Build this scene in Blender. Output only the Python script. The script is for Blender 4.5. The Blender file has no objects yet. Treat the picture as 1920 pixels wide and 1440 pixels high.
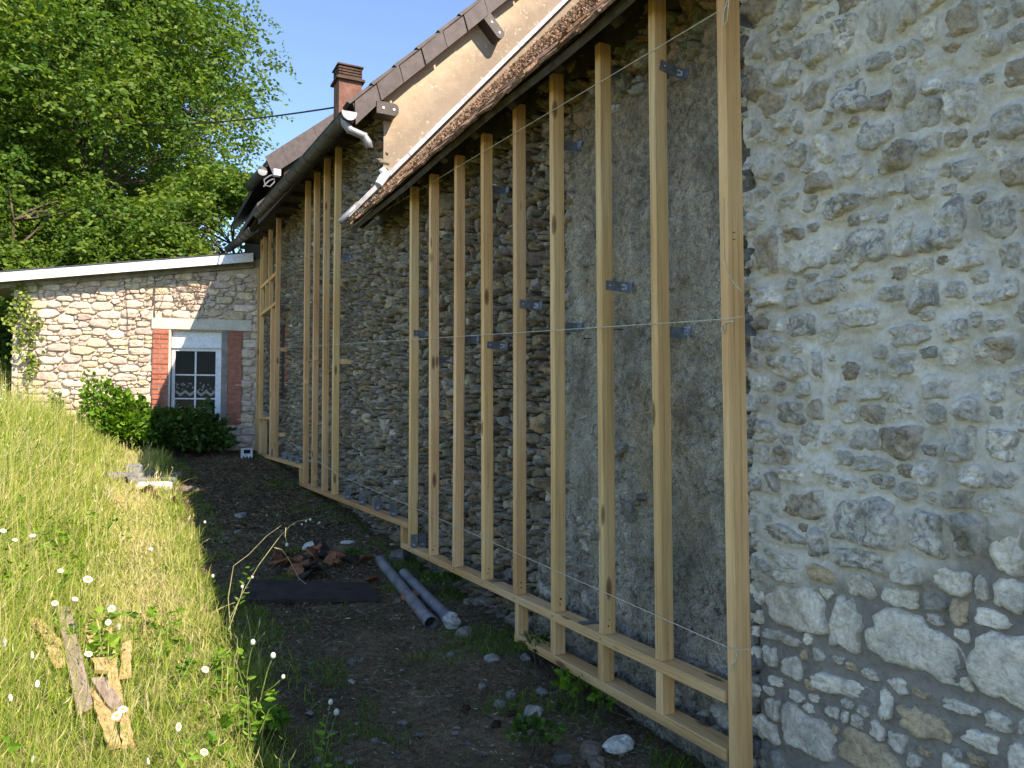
import bpy, math, random
import numpy as np
from mathutils import Vector, Matrix

random.seed(11)
RG = np.random.default_rng(11)
SC = bpy.context.scene
COL = SC.collection

# ------------------------------------------------------------------ camera, sky, sun, exposure
CAMZ = 1.3
YAW = math.radians(26.67)
PITCH = math.radians(2.39)
cam_d = bpy.data.cameras.new('camera')
cam = bpy.data.objects.new('camera', cam_d)
COL.objects.link(cam)
cam.location = (0, 0, CAMZ)
cam.rotation_euler = (math.radians(90) + PITCH, 0, -YAW)
cam_d.sensor_width = 36
cam_d.lens = 27
cam_d.clip_start = 0.02
cam_d.clip_end = 3000
SC.camera = cam

SUNV = Vector((.43, -.95, 1.0)).normalized()          # towards the sun
w = bpy.data.worlds.new('World')
SC.world = w
w.use_nodes = True
wn = w.node_tree
for n in list(wn.nodes):
    wn.nodes.remove(n)
wo = wn.nodes.new('ShaderNodeOutputWorld')
wb = wn.nodes.new('ShaderNodeBackground')
ws = wn.nodes.new('ShaderNodeTexSky')
ws.sky_type = 'NISHITA'
ws.sun_disc = False
ws.sun_elevation = math.asin(SUNV.z)
ws.sun_rotation = math.atan2(SUNV.x, SUNV.y)
ws.air_density = 1.0
ws.dust_density = 0.0
ws.altitude = 1500
ws.ozone_density = 8.0
wb.inputs['Strength'].default_value = 0.15
wn.links.new(ws.outputs[0], wb.inputs[0])
wn.links.new(wb.outputs[0], wo.inputs[0])
sd = bpy.data.lights.new('sun', 'SUN')
sun = bpy.data.objects.new('sun', sd)
COL.objects.link(sun)
sun.location = (6, -12, 14)
sd.energy = 3.7
sd.angle = math.radians(.5)
sd.color = (1, .98, .95)
sun.rotation_euler = SUNV.to_track_quat('Z', 'Y').to_euler()
SC.view_settings.view_transform = 'Standard'
SC.view_settings.look = 'None'
SC.view_settings.exposure = 1.5
SC.view_settings.gamma = 1
SC.view_settings.use_curve_mapping = False
SC.view_settings.use_white_balance = True
SC.view_settings.white_balance_temperature = 8200
SC.view_settings.white_balance_tint = 14

# ------------------------------------------------------------------ photograph measurements -> places
FW = np.array([math.sin(YAW) * math.cos(PITCH), math.cos(YAW) * math.cos(PITCH), math.sin(PITCH)])
RT = np.array([math.cos(YAW), -math.sin(YAW), 0.])
UP = np.cross(RT, FW)
C0 = np.array([0, 0, CAMZ])


def ray(px, py):
    return FW + RT * (px - 960) / 1440 + UP * (720 - py) / 1440


def hit(px, py, P0, N):
    d = ray(px, py)
    P0 = np.array(P0, float)
    N = np.array(N, float)
    return C0 + d * (np.dot(P0 - C0, N) / np.dot(d, N))


def onX(px, py, X):
    return hit(px, py, (X, 0, 0), (1, 0, 0))


def onY(px, py, Y):
    return hit(px, py, (0, Y, 0), (0, 1, 0))


# ------------------------------------------------------------------ noise
_T = np.random.default_rng(5).random(8192)


def vn(P):
    P = np.asarray(P, float)
    i = np.floor(P).astype(np.int64)
    f = P - i
    f = f * f * (3 - 2 * f)
    r = 0
    for dx in (0, 1):
        for dy in (0, 1):
            for dz in (0, 1):
                h = ((i[:, 0] + dx) * 73856093) ^ ((i[:, 1] + dy) * 19349663) ^ ((i[:, 2] + dz) * 83492791)
                ww = (f[:, 0] if dx else 1 - f[:, 0]) * (f[:, 1] if dy else 1 - f[:, 1]) * (f[:, 2] if dz else 1 - f[:, 2])
                r = r + ww * _T[(h ^ (h >> 13)) & 8191]
    return r * 2 - 1


def fbm(P, o=4, g=.5):
    a, s, r = 1., 0., 0.
    P = np.asarray(P, float)
    for k in range(o):
        r = r + a * vn(P + 17.3 * k)
        s += a
        a *= g
        P = P * 2.03
    return r / s


def sst(a, b, x):
    t = np.clip((x - a) / (b - a), 0, 1)
    return t * t * (3 - 2 * t)


def ground(X, Y):
    X = np.asarray(X, float)
    Y = np.asarray(Y, float)
    z = .075 * (np.clip(Y, -4, 13) - 2.5)
    z = z + .06 * sst(.55, .35, X) + .36 * sst(.4, -1.4, X)
    P = np.stack([X.ravel() * 1.3, Y.ravel() * 1.3, X.ravel() * 0], 1)
    z = z + (.035 * fbm(P, 3)).reshape(X.shape)
    return z


def gz(X, Y):
    return float(ground(np.array([X]), np.array([Y]))[0])


def og(px, py, dz=0.):
    d = ray(px, py)
    t = 4.
    for _ in range(60):
        p = C0 + d * t
        err = (p[2] - gz(p[0], p[1]) - dz)
        t += err / max(.05, -d[2]) * .7
        t = min(max(t, .5), 40)
    return C0 + d * t


# ------------------------------------------------------------------ node helpers
def new_mat(name, rough=.85):
    m = bpy.data.materials.new(name)
    m.use_nodes = True
    nt = m.node_tree
    b = nt.nodes['Principled BSDF']
    b.inputs['Roughness'].default_value = rough
    b.inputs['Specular IOR Level'].default_value = .3
    return m, nt, b


def L(nt, a, b):
    nt.links.new(a, b)


def val(nt, sock, v):
    if hasattr(v, 'is_output'):
        L(nt, v, sock)
    else:
        sock.default_value = v


def pos(nt, scale=(1, 1, 1), obj=False):
    if obj:
        s = nt.nodes.new('ShaderNodeTexCoord').outputs['Object']
    else:
        s = nt.nodes.new('ShaderNodeNewGeometry').outputs['Position']
    mp = nt.nodes.new('ShaderNodeMapping')
    mp.inputs['Scale'].default_value = scale
    L(nt, s, mp.inputs['Vector'])
    return mp.outputs[0]


def noise(nt, vec, scale, detail=5, rough=.6, dist=0.):
    n = nt.nodes.new('ShaderNodeTexNoise')
    n.inputs['Scale'].default_value = scale
    n.inputs['Detail'].default_value = detail
    n.inputs['Roughness'].default_value = rough
    n.inputs['Distortion'].default_value = dist
    L(nt, vec, n.inputs['Vector'])
    return n.outputs['Fac']


def ramp(nt, fac, stops, interp='LINEAR'):
    r = nt.nodes.new('ShaderNodeValToRGB')
    r.color_ramp.interpolation = interp
    els = r.color_ramp.elements
    while len(els) < len(stops):
        els.new(.5)
    for e, (p, c) in zip(els, stops):
        e.position = p
        e.color = (c, c, c, 1) if isinstance(c, (int, float)) else (*c, 1)
    L(nt, fac, r.inputs[0])
    return r.outputs[0]


def mix(nt, fac, a, b, mode='MIX'):
    m = nt.nodes.new('ShaderNodeMix')
    m.data_type = 'RGBA'
    m.blend_type = mode
    val(nt, m.inputs[0], fac)
    for k, v in ((6, a), (7, b)):
        if isinstance(v, tuple) and len(v) == 3:
            v = (*v, 1)
        val(nt, m.inputs[k], v)
    return m.outputs[2]


def math_(nt, op, a, b=0.):
    m = nt.nodes.new('ShaderNodeMath')
    m.operation = op
    val(nt, m.inputs[0], a)
    val(nt, m.inputs[1], b)
    return m.outputs[0]


def bump(nt, b, h, strength=.5, dist=.01):
    bp = nt.nodes.new('ShaderNodeBump')
    bp.inputs['Strength'].default_value = strength
    bp.inputs['Distance'].default_value = dist
    L(nt, h, bp.inputs['Height'])
    L(nt, bp.outputs[0], b.inputs['Normal'])


def attr(nt, name):
    a = nt.nodes.new('ShaderNodeAttribute')
    a.attribute_name = name
    return a


def orand(nt):
    return nt.nodes.new('ShaderNodeObjectInfo').outputs['Random']


MAT = {}


def m_stone():
    m, nt, b = new_mat('stone', .92)
    p = pos(nt)
    a = attr(nt, 'col')
    base = a.outputs['Color']
    n1 = noise(nt, p, 14, 6, .65)
    n2 = noise(nt, p, 70, 5, .7)
    n3 = noise(nt, p, 34, 4, .6, .6)
    c = mix(nt, 1., base, ramp(nt, n1, [(.3, .62), (.5, .95), (.72, 1.25)]), 'MULTIPLY')
    c = mix(nt, 1., c, ramp(nt, n2, [(.3, .6), (.5, 1.), (.7, 1.2)]), 'MULTIPLY')
    # lichen and soot patches, strength per stone in alpha
    msk = math_(nt, 'MULTIPLY', ramp(nt, n3, [(.47, 0.), (.6, 1.)]), a.outputs['Alpha'])
    c = mix(nt, msk, c, (.10, .097, .088))
    spk = ramp(nt, noise(nt, p, 160, 2, .5), [(.66, 0.), (.72, 1.)])
    c = mix(nt, math_(nt, 'MULTIPLY', spk, .45), c, (.55, .53, .47))
    L(nt, c, b.inputs['Base Color'])
    h = math_(nt, 'ADD', math_(nt, 'MULTIPLY', n2, .6), n3)
    bump(nt, b, h, .9, .012)
    return m


def m_mortar():
    # fresh cream lime mortar above, still dark and wet below a ragged line
    m, nt, b = new_mat('mortar', .9)
    p = pos(nt)
    a = attr(nt, 'wet')
    n1 = noise(nt, p, 5, 5, .6)
    n2 = noise(nt, p, 45, 5, .7)
    dry = ramp(nt, n1, [(.3, (.50, .46, .37)), (.55, (.64, .595, .49)), (.75, (.74, .70, .60))])
    wet = ramp(nt, n1, [(.3, (.20, .18, .145)), (.6, (.28, .25, .205)), (.8, (.40, .36, .30))])
    c = mix(nt, a.outputs['Fac'], dry, wet)
    c = mix(nt, 1., c, ramp(nt, n2, [(.3, .78), (.6, 1.08)]), 'MULTIPLY')
    L(nt, c, b.inputs['Base Color'])
    bump(nt, b, math_(nt, 'ADD', n2, noise(nt, p, 16, 4, .6)), .8, .012)
    return m


def m_plaster():
    m, nt, b = new_mat('old_render', .95)
    p = pos(nt)
    ps = pos(nt, (1, 1, .55))
    n0 = noise(nt, ps, 1.3, 3, .6)
    n1 = noise(nt, ps, 6, 6, .7, .3)
    n2 = noise(nt, p, 30, 7, .75)
    n3 = noise(nt, p, 110, 3, .6)
    c = ramp(nt, n1, [(.26, (.26, .225, .16)), (.42, (.42, .375, .285)), (.58, (.55, .50, .39)), (.8, (.68, .64, .53))])
    z = nt.nodes.new('ShaderNodeSeparateXYZ')
    L(nt, nt.nodes.new('ShaderNodeNewGeometry').outputs['Position'], z.inputs[0])
    hi = ramp(nt, math_(nt, 'ADD', z.outputs['Z'], math_(nt, 'MULTIPLY', n1, 1.0)), [(0, 0.), (1, 1.)])
    mr = nt.nodes.new('ShaderNodeMapRange')
    mr.inputs[1].default_value = 2.45
    mr.inputs[2].default_value = 3.2
    L(nt, math_(nt, 'ADD', z.outputs['Z'], math_(nt, 'MULTIPLY', n1, .9)), mr.inputs[0])
    c = mix(nt, math_(nt, 'MULTIPLY', mr.outputs[0], .85), c, ramp(nt, n2, [(.3, (.22, .155, .085)), (.7, (.45, .34, .2))]))
    earth = ramp(nt, n0, [(.52, 0.), (.62, .7)])
    c = mix(nt, earth, c, (.46, .36, .22))
    # weathered black and white spotting low down
    ml = nt.nodes.new('ShaderNodeMapRange')
    ml.inputs[1].default_value = 1.75
    ml.inputs[2].default_value = 1.0
    L(nt, math_(nt, 'ADD', z.outputs['Z'], math_(nt, 'MULTIPLY', n0, .8)), ml.inputs[0])
    c = mix(nt, math_(nt, 'MULTIPLY', ml.outputs[0], ramp(nt, n2, [(.5, 0.), (.6, .8)])), c, (.045, .043, .04))
    c = mix(nt, ramp(nt, n2, [(.33, .75), (.42, 0.)]), c, (.36, .35, .32))
    c = mix(nt, 1., c, ramp(nt, n3, [(.3, .62), (.7, 1.3)]), 'MULTIPLY')
    c = mix(nt, 1., c, ramp(nt, n2, [(.36, .6), (.5, 1.), (.64, 1.25)]), 'MULTIPLY')
    n4 = noise(nt, ps, 2.6, 5, .7, .8)
    c = mix(nt, 1., c, ramp(nt, n4, [(.32, .5), (.5, .95), (.66, 1.3)]), 'MULTIPLY')
    vo = nt.nodes.new('ShaderNodeTexVoronoi')
    vo.feature = 'DISTANCE_TO_EDGE'
    vo.inputs['Scale'].default_value = 5.5
    wv = nt.nodes.new('ShaderNodeVectorMath')
    wv.operation = 'ADD'
    nz = nt.nodes.new('ShaderNodeTexNoise')
    nz.inputs['Scale'].default_value = 9
    nz.inputs['Detail'].default_value = 6
    L(nt, p, nz.inputs['Vector'])
    L(nt, p, wv.inputs[0])
    sc_ = nt.nodes.new('ShaderNodeVectorMath')
    sc_.operation = 'SCALE'
    sc_.inputs['Scale'].default_value = .3
    L(nt, nz.outputs['Color'], sc_.inputs[0])
    L(nt, sc_.outputs[0], wv.inputs[1])
    L(nt, wv.outputs[0], vo.inputs['Vector'])
    ck = math_(nt, 'MULTIPLY', ramp(nt, vo.outputs['Distance'], [(.0, 1.), (.03, 0.)]), ramp(nt, n1, [(.52, 0.), (.58, .55)]))
    c = mix(nt, ck, c, (.03, .027, .022))
    L(nt, c, b.inputs['Base Color'])
    hh_ = math_(nt, 'ADD', math_(nt, 'ADD', n2, math_(nt, 'MULTIPLY', n3, .4)), math_(nt, 'MULTIPLY', ck, -.6))
    bump(nt, b, hh_, 1., .03)
    return m


def m_simple(name, c1, c2, scale=8, rough=.85, bscale=60, bst=.4, bd=.006, metal=0., stops=(.35, .68), obj=False, sc3=(1, 1, 1)):
    m, nt, b = new_mat(name, rough)
    p = pos(nt, sc3, obj)
    n1 = noise(nt, p, scale, 6, .65)
    n2 = noise(nt, p, bscale, 4, .6)
    c = ramp(nt, n1, [(stops[0], c1), (stops[1], c2)])
    c = mix(nt, 1., c, ramp(nt, n2, [(.3, .8), (.7, 1.15)]), 'MULTIPLY')
    L(nt, c, b.inputs['Base Color'])
    b.inputs['Metallic'].default_value = metal
    if bst:
        bump(nt, b, n2, bst, bd)
    return m


def m_wood(name, ca, cb, cc):
    m, nt, b = new_mat(name, .68)
    tc = nt.nodes.new('ShaderNodeTexCoord').outputs['Object']
    r = orand(nt)
    add = nt.nodes.new('ShaderNodeVectorMath')
    add.operation = 'ADD'
    cmb = nt.nodes.new('ShaderNodeCombineXYZ')
    rr = math_(nt, 'MULTIPLY', r, 37.)
    for k in range(3):
        L(nt, rr, cmb.inputs[k])
    L(nt, tc, add.inputs[0])
    L(nt, cmb.outputs[0], add.inputs[1])

    def mp(s):
        q = nt.nodes.new('ShaderNodeMapping')
        q.inputs['Scale'].default_value = s
        L(nt, add.outputs[0], q.inputs['Vector'])
        return q.outputs[0]
    g = noise(nt, mp((60, 60, 1.1)), 1.5, 5, .6, .25)
    g2 = noise(nt, mp((5, 5, .9)), 1.2, 3, .5)
    g3 = noise(nt, mp((220, 220, 12)), 1.2, 2, .5)
    c = ramp(nt, g2, [(.3, ca), (.52, cb), (.72, cc)])
    c = mix(nt, 1., c, ramp(nt, g, [(.32, .72), (.5, 1.), (.7, 1.1)]), 'MULTIPLY')
    c = mix(nt, 1., c, ramp(nt, g3, [(.3, .9), (.7, 1.06)]), 'MULTIPLY')
    v = nt.nodes.new('ShaderNodeTexVoronoi')
    v.inputs['Scale'].default_value = 1.
    L(nt, mp((9, 9, 2.6)), v.inputs['Vector'])
    kn = ramp(nt, v.outputs['Distance'], [(.0, .95), (.10, .75), (.15, .0)])
    c = mix(nt, kn, c, (.16, .07, .025))
    hsv = nt.nodes.new('ShaderNodeHueSaturation')
    L(nt, c, hsv.inputs['Color'])
    L(nt, math_(nt, 'ADD', math_(nt, 'MULTIPLY', r, .3), .78), hsv.inputs['Value'])
    L(nt, math_(nt, 'ADD', math_(nt, 'MULTIPLY', math_(nt, 'FRACT', math_(nt, 'MULTIPLY', r, 7.3)), .014), .490), hsv.inputs['Hue'])
    L(nt, hsv.outputs[0], b.inputs['Base Color'])
    bump(nt, b, g, .25, .002)
    return m


def m_leaf(name, stops, trans=.35, rough=.55):
    """two sided leaf; colour from the 'tint' attribute 0..1"""
    m = bpy.data.materials.new(name)
    m.use_nodes = True
    nt = m.node_tree
    b = nt.nodes['Principled BSDF']
    b.inputs['Roughness'].default_value = rough
    b.inputs['Specular IOR Level'].default_value = .25
    out = nt.nodes['Material Output']
    a = attr(nt, 'tint')
    c = ramp(nt, a.outputs['Fac'], stops)
    L(nt, c, b.inputs['Base Color'])
    t = nt.nodes.new('ShaderNodeBsdfTranslucent')
    L(nt, mix(nt, 1., c, (1.15, 1.25, .6), 'MULTIPLY'), t.inputs[0])
    ms = nt.nodes.new('ShaderNodeMixShader')
    ms.inputs[0].default_value = trans
    L(nt, b.outputs[0], ms.inputs[1])
    L(nt, t.outputs[0], ms.inputs[2])
    L(nt, ms.outputs[0], out.inputs[0])
    return m


def m_ground():
    m, nt, b = new_mat('soil_and_turf', .97)
    p = pos(nt)
    n1 = noise(nt, p, 3, 6, .7)
    n2 = noise(nt, p, 28, 6, .75)
    n3 = noise(nt, p, 120, 3, .7)
    soil = ramp(nt, n2, [(.3, (.065, .045, .023)), (.5, (.14, .10, .053)), (.7, (.24, .18, .105))])
    soil = mix(nt, ramp(nt, n1, [(.5, 0.), (.62, .6)]), soil, (.045, .05, .022))
    soil = mix(nt, 1., soil, ramp(nt, noise(nt, p, 1.1, 4, .6), [(.35, .65), (.65, 1.7)]), 'MULTIPLY')
    straw = ramp(nt, n2, [(.3, (.10, .09, .03)), (.5, (.24, .20, .09)), (.7, (.40, .33, .18))])
    g = mix(nt, ramp(nt, n1, [(.42, 0.), (.58, 1.)]), straw, (.07, .10, .022))
    a = attr(nt, 'turf')
    c = mix(nt, a.outputs['Fac'], soil, g)
    c = mix(nt, 1., c, ramp(nt, n3, [(.3, .6), (.7, 1.35)]), 'MULTIPLY')
    L(nt, c, b.inputs['Base Color'])
    bump(nt, b, math_(nt, 'ADD', n2, math_(nt, 'MULTIPLY', n3, .5)), 1., .02)
    return m


def m_gable():
    m, nt, b = new_mat('cream_render', .9)
    p = pos(nt)
    n1 = noise(nt, p, 1.7, 6, .65)
    n2 = noise(nt, p, 22, 6, .75)
    n3 = noise(nt, p, 7, 5, .7)
    c = ramp(nt, n1, [(.3, (.50, .37, .235)), (.55, (.60, .47, .33)), (.75, (.68, .565, .43))])
    a = attr(nt, 'stain')       # damp stain rising along the roof flashing
    st = ramp(nt, math_(nt, 'ADD', a.outputs['Fac'], math_(nt, 'MULTIPLY', n3, .5)), [(.42, 0.), (1.1, .8)])
    c = mix(nt, st, c, (.17, .135, .105))
    sp = ramp(nt, n2, [(.35, .8), (.45, 0.)])
    c = mix(nt, math_(nt, 'MULTIPLY', sp, ramp(nt, n3, [(.45, 0.), (.6, .9)])), c, (.62, .56, .47))
    dk = ramp(nt, n2, [(.6, 0.), (.68, .55)])
    c = mix(nt, math_(nt, 'MULTIPLY', dk, ramp(nt, n3, [(.35, 1.), (.55, 0.)])), c, (.17, .13, .09))
    L(nt, c, b.inputs['Base Color'])
    bump(nt, b, n2, .5, .01)
    return m


def m_tile():
    m, nt, b = new_mat('mossy_tile', .95)
    p = pos(nt)
    r = attr(nt, 'tint')
    n1 = noise(nt, p, 30, 5, .7)
    n2 = noise(nt, p, 6, 4, .6)
    c = ramp(nt, r.outputs['Fac'], [(0, (.16, .085, .052)), (.5, (.28, .16, .10)), (1, (.38, .25, .17))])
    c = mix(nt, ramp(nt, n1, [(.5, 0.), (.62, .8)]), c, (.05, .035, .022))
    c = mix(nt, ramp(nt, n2, [(.55, 0.), (.66, .5)]), c, (.10, .085, .035))
    L(nt, c, b.inputs['Base Color'])
    bump(nt, b, n1, 1., .015)
    return m


def m_glass():
    m, nt, b = new_mat('window_glass', .04)
    b.inputs['Base Color'].default_value = (.012, .014, .016, 1)
    b.inputs['Specular IOR Level'].default_value = .2
    b.inputs['Transmission Weight'].default_value = 0.
    b.inputs['Alpha'].default_value = .22
    return m


def setup_mats():
    M = MAT
    M['stone'] = m_stone()
    M['mortar'] = m_mortar()
    M['plaster'] = m_plaster()
    M['joint'] = m_simple('dark_joint', (.018, .015, .011), (.06, .05, .036), 20)
    M['joint_pale'] = m_simple('lime_joint', (.48, .38, .30), (.62, .51, .42), 9)
    M['ground'] = m_ground()
    M['wood'] = m_wood('new_pine', (.66, .365, .135), (.77, .47, .20), (.81, .55, .27))
    M['old_wood'] = m_simple('weathered_oak', (.03, .023, .016), (.085, .066, .046), 10, sc3=(1, 1, .6))
    M['grey_plank'] = m_simple('greyed_plank', (.20, .15, .12), (.34, .27, .23), 14, sc3=(3, .6, 1))
    M['raw_plank'] = m_simple('raw_yellow_plank', (.33, .22, .10), (.58, .42, .21), 22, sc3=(2, 1, 1))
    M['zinc'] = m_simple('zinc_sheet', (.20, .205, .22), (.36, .365, .38), 6, .55, 30, .15, .003, .4)
    M['old_zinc'] = m_simple('dark_weathered_zinc', (.045, .045, .043), (.11, .11, .105), 7, .6, 40, .2, .003, .3)
    M['galv'] = m_simple('galvanised_steel', (.20, .22, .25), (.34, .37, .41), 30, .38, 90, .1, .001, .75)
    M['galv_dark'] = m_simple('galvanised_steel_emboss', (.50, .54, .60), (.66, .70, .75), 30, .5, 90, .1, .001, .3)
    M['slate'] = m_simple('brown_slate', (.055, .043, .043), (.095, .076, .074), 12, .6, 80, .2, .002)
    M['cap'] = m_simple('dark_fascia_cap', (.045, .036, .033), (.075, .06, .055), 9, .55)
    M['gable'] = m_gable()
    M['tile'] = m_tile()
    M['white'] = m_simple('white_paint', (.70, .71, .72), (.80, .81, .82), 5, .45, 40, .1, .001)
    M['fascia'] = m_simple('white_fascia', (.62, .64, .67), (.78, .79, .81), 3, .5, 40, .1, .001)
    M['roof_felt'] = m_simple('dark_roof_felt', (.05, .05, .055), (.10, .10, .11), 12)
    M['brick'] = m_simple('painted_red_brick', (.30, .085, .05), (.50, .17, .105), 14, .75, 80, .4, .004)
    M['cement'] = m_simple('grey_cement', (.19, .175, .155), (.31, .29, .26), 7, .9, 50, .5, .006)
    M['lintel'] = m_simple('pale_lintel', (.50, .46, .37), (.64, .60, .50), 6, .9, 50, .5, .006)
    M['glass'] = m_glass()
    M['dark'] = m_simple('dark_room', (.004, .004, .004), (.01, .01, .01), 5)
    M['lace'] = m_simple('lace', (.62, .62, .61), (.80, .80, .78), 120, .9)
    M['terracotta'] = m_simple('terracotta', (.13, .06, .042), (.23, .115, .085), 7, .85)
    M['chimcap'] = m_simple('sooty_terracotta', (.05, .03, .024), (.12, .07, .05), 10, .9)
    M['string'] = m_simple('mason_string', (.55, .48, .34), (.66, .60, .46), 50)
    M['nail'] = m_simple('rusty_nail', (.02, .013, .01), (.05, .03, .02), 50, .7)
    M['pvc'] = m_simple('dusty_grey_pipe', (.11, .113, .118), (.23, .232, .235), 9, .6, 60, .15, .003)
    M['pipe_dark'] = m_simple('pipe_bore', (.01, .01, .01), (.02, .02, .02), 9)
    M['chip'] = m_simple('pipe_mortar_collar', (.25, .22, .19), (.5, .47, .43), 30)
    M['shard'] = m_simple('rusty_tile_shard', (.10, .035, .015), (.32, .13, .06), 22, .85)
    M['sheet'] = m_simple('dark_board', (.022, .016, .014), (.05, .037, .032), 9, .9)
    M['plastic'] = m_simple('white_plastic', (.55, .57, .60), (.68, .70, .73), 9, .5)
    M['plasterbit'] = m_simple('pale_plaster_lump', (.42, .42, .34), (.66, .66, .56), 30, .9)
    M['wire'] = m_simple('black_cable', (.01, .01, .01), (.02, .02, .02), 9, .6)
    M['bark'] = m_simple('bark', (.05, .038, .026), (.16, .12, .08), 9, .95, 30, 1., .03, sc3=(1, 1, .3))
    M['rust'] = m_simple('rusty_sheet_metal', (.17, .065, .03), (.42, .22, .12), 14, .8)
    M['cone'] = m_simple('pine_cone', (.03, .018, .01), (.09, .055, .03), 60)
    M['petal'] = m_simple('daisy_petal', (.72, .72, .68), (.82, .82, .80), 30, .6, bst=0)
    M['yolk'] = m_simple('daisy_centre', (.65, .38, .02), (.75, .5, .04), 90, .8)
    M['stem'] = m_simple('green_stem', (.08, .12, .025), (.16, .22, .06), 30, .7)
    M['strawstem'] = m_simple('dry_stem', (.30, .28, .12), (.45, .42, .22), 30, .8)
    M['twig'] = m_simple('dry_twig', (.06, .045, .03), (.15, .12, .09), 30)
    M['grass'] = m_leaf('grass_blade', [(0, (.06, .14, .014)), (.3, (.16, .28, .025)), (.6, (.33, .41, .06)), (.8, (.52, .49, .19)), (1, (.68, .57, .34))], .4, .6)
    M['locust'] = m_leaf('locust_leaf', [(0, (.04, .105, .018)), (.5, (.10, .185, .026)), (1, (.20, .26, .04))], .42)
    M['darkleaf'] = m_leaf('dark_leaf', [(0, (.025, .065, .014)), (.5, (.055, .12, .02)), (1, (.11, .19, .03))], .3)
    M['bushleaf'] = m_leaf('bush_leaf', [(0, (.05, .13, .012)), (.5, (.11, .24, .02)), (1, (.20, .34, .035))], .35)
    M['ivy'] = m_leaf('ivy_leaf', [(0, (.07, .13, .02)), (1, (.28, .34, .07))], .3)
    M['litter'] = m_leaf('leaf_litter', [(0, (.05, .033, .016)), (.5, (.135, .096, .05)), (.85, (.25, .19, .11)), (1, (.52, .43, .27))], .0, .9)


setup_mats()

# ------------------------------------------------------------------ objects
WLOC = {}


def mesh_np(name, V, Fs, mat, smooth=False, attrs=None):
    V = np.asarray(V, np.float32)
    if not isinstance(Fs, list):
        Fs = [Fs]
    Fs = [np.asarray(f, np.int32) for f in Fs if len(f)]
    me = bpy.data.meshes.new(name)
    me.vertices.add(len(V))
    me.vertices.foreach_set('co', V.ravel())
    li = np.concatenate([f.ravel() for f in Fs])
    tot = np.concatenate([np.full(len(f), f.shape[1], np.int32) for f in Fs])
    st = np.concatenate([[0], np.cumsum(tot)[:-1]]).astype(np.int32)
    me.loops.add(len(li))
    me.loops.foreach_set('vertex_index', li)
    me.polygons.add(len(tot))
    me.polygons.foreach_set('loop_start', st)
    me.polygons.foreach_set('loop_total', tot)
    me.polygons.foreach_set('use_smooth', np.full(len(tot), bool(smooth)))
    me.update(calc_edges=True)
    for k, a in (attrs or {}).items():
        a = np.asarray(a, np.float32)
        if a.ndim == 1:
            at = me.attributes.new(k, 'FLOAT', 'POINT')
            at.data.foreach_set('value', a)
        else:
            at = me.attributes.new(k, 'FLOAT_COLOR', 'POINT')
            at.data.foreach_set('color', a.ravel())
    if mat:
        me.materials.append(MAT[mat] if isinstance(mat, str) else mat)
    return me


def put(name, me, parent=None, loc=(0, 0, 0), kind=None, rot=None):
    o = bpy.data.objects.new(name, me)
    COL.objects.link(o)
    loc = np.array(loc, float)
    WLOC[o.name] = loc
    if parent is not None:
        o.parent = parent
        o.location = loc - WLOC[parent.name]
    else:
        o.location = loc
    if rot is not None:
        o.rotation_euler = rot
    if kind:
        o['kind'] = kind
    return o


def tag(o, label, cat, group=None):
    o['label'] = label
    o['category'] = cat
    if group:
        o['group'] = group
    return o


def thing(name, label, cat, loc=(0, 0, 0), group=None):
    return tag(put(name, None, None, loc), label, cat, group)


def mk(name, V, F, mat, parent=None, loc=None, smooth=False, attrs=None, kind=None):
    """V in world coordinates; origin put at loc (default: centre of its box)"""
    V = np.asarray(V, float)
    if loc is None:
        loc = (V.min(0) + V.max(0)) / 2
    loc = np.array(loc, float)
    return put(name, mesh_np(name, V - loc, F, mat, smooth, attrs), parent, loc, kind)


BOXF = np.array([[0, 3, 2, 1], [4, 5, 6, 7], [0, 1, 5, 4], [1, 2, 6, 5], [2, 3, 7, 6], [3, 0, 4, 7]])


def box(x0, x1, y0, y1, z0, z1):
    return np.array([[x0, y0, z0], [x1, y0, z0], [x1, y1, z0], [x0, y1, z0], [x0, y0, z1], [x1, y0, z1], [x1, y1, z1], [x0, y1, z1]], float), BOXF


def join(parts):
    V, F, n = [], {}, 0
    for v, f in parts:
        fl = f if isinstance(f, list) else [f]
        for g in fl:
            g = np.asarray(g)
            F.setdefault(g.shape[1], []).append(g + n)
        V.append(np.asarray(v, float))
        n += len(v)
    return np.concatenate(V), [np.concatenate(F[k]) for k in F]


def frame_of(d):
    d = np.array(d, float)
    d /= np.linalg.norm(d)
    a = np.array([0, 0, 1.]) if abs(d[2]) < .9 else np.array([1., 0, 0])
    u = np.cross(a, d)
    u /= np.linalg.norm(u)
    return u, np.cross(d, u), d


def tube(pts, rad, n=8, cap=True):
    pts = np.asarray(pts, float)
    if np.isscalar(rad):
        rad = [rad] * len(pts)
    V, F = [], []
    u0 = None
    for i, p in enumerate(pts):
        d = pts[min(i + 1, len(pts) - 1)] - pts[max(i - 1, 0)]
        u, v, d = frame_of(d)
        if u0 is not None:
            u = u0 - d * np.dot(u0, d)
            u /= np.linalg.norm(u)
            v = np.cross(d, u)
        u0 = u
        an = np.arange(n) * 2 * math.pi / n
        V.append(p + rad[i] * (np.cos(an)[:, None] * u + np.sin(an)[:, None] * v))
    for i in range(len(pts) - 1):
        for k in range(n):
            a, b = i * n + k, i * n + (k + 1) % n
            F.append([a, b, b + n, a + n])
    V = np.concatenate(V)
    F = [np.array(F)]
    if cap:
        m = len(V)
        V = np.concatenate([V, pts[:1], pts[-1:]])
        T = [[m, (k + 1) % n, k] for k in range(n)] + [[m + 1, m - n + k, m - n + (k + 1) % n] for k in range(n)]
        F.append(np.array(T))
    return V, F


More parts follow.
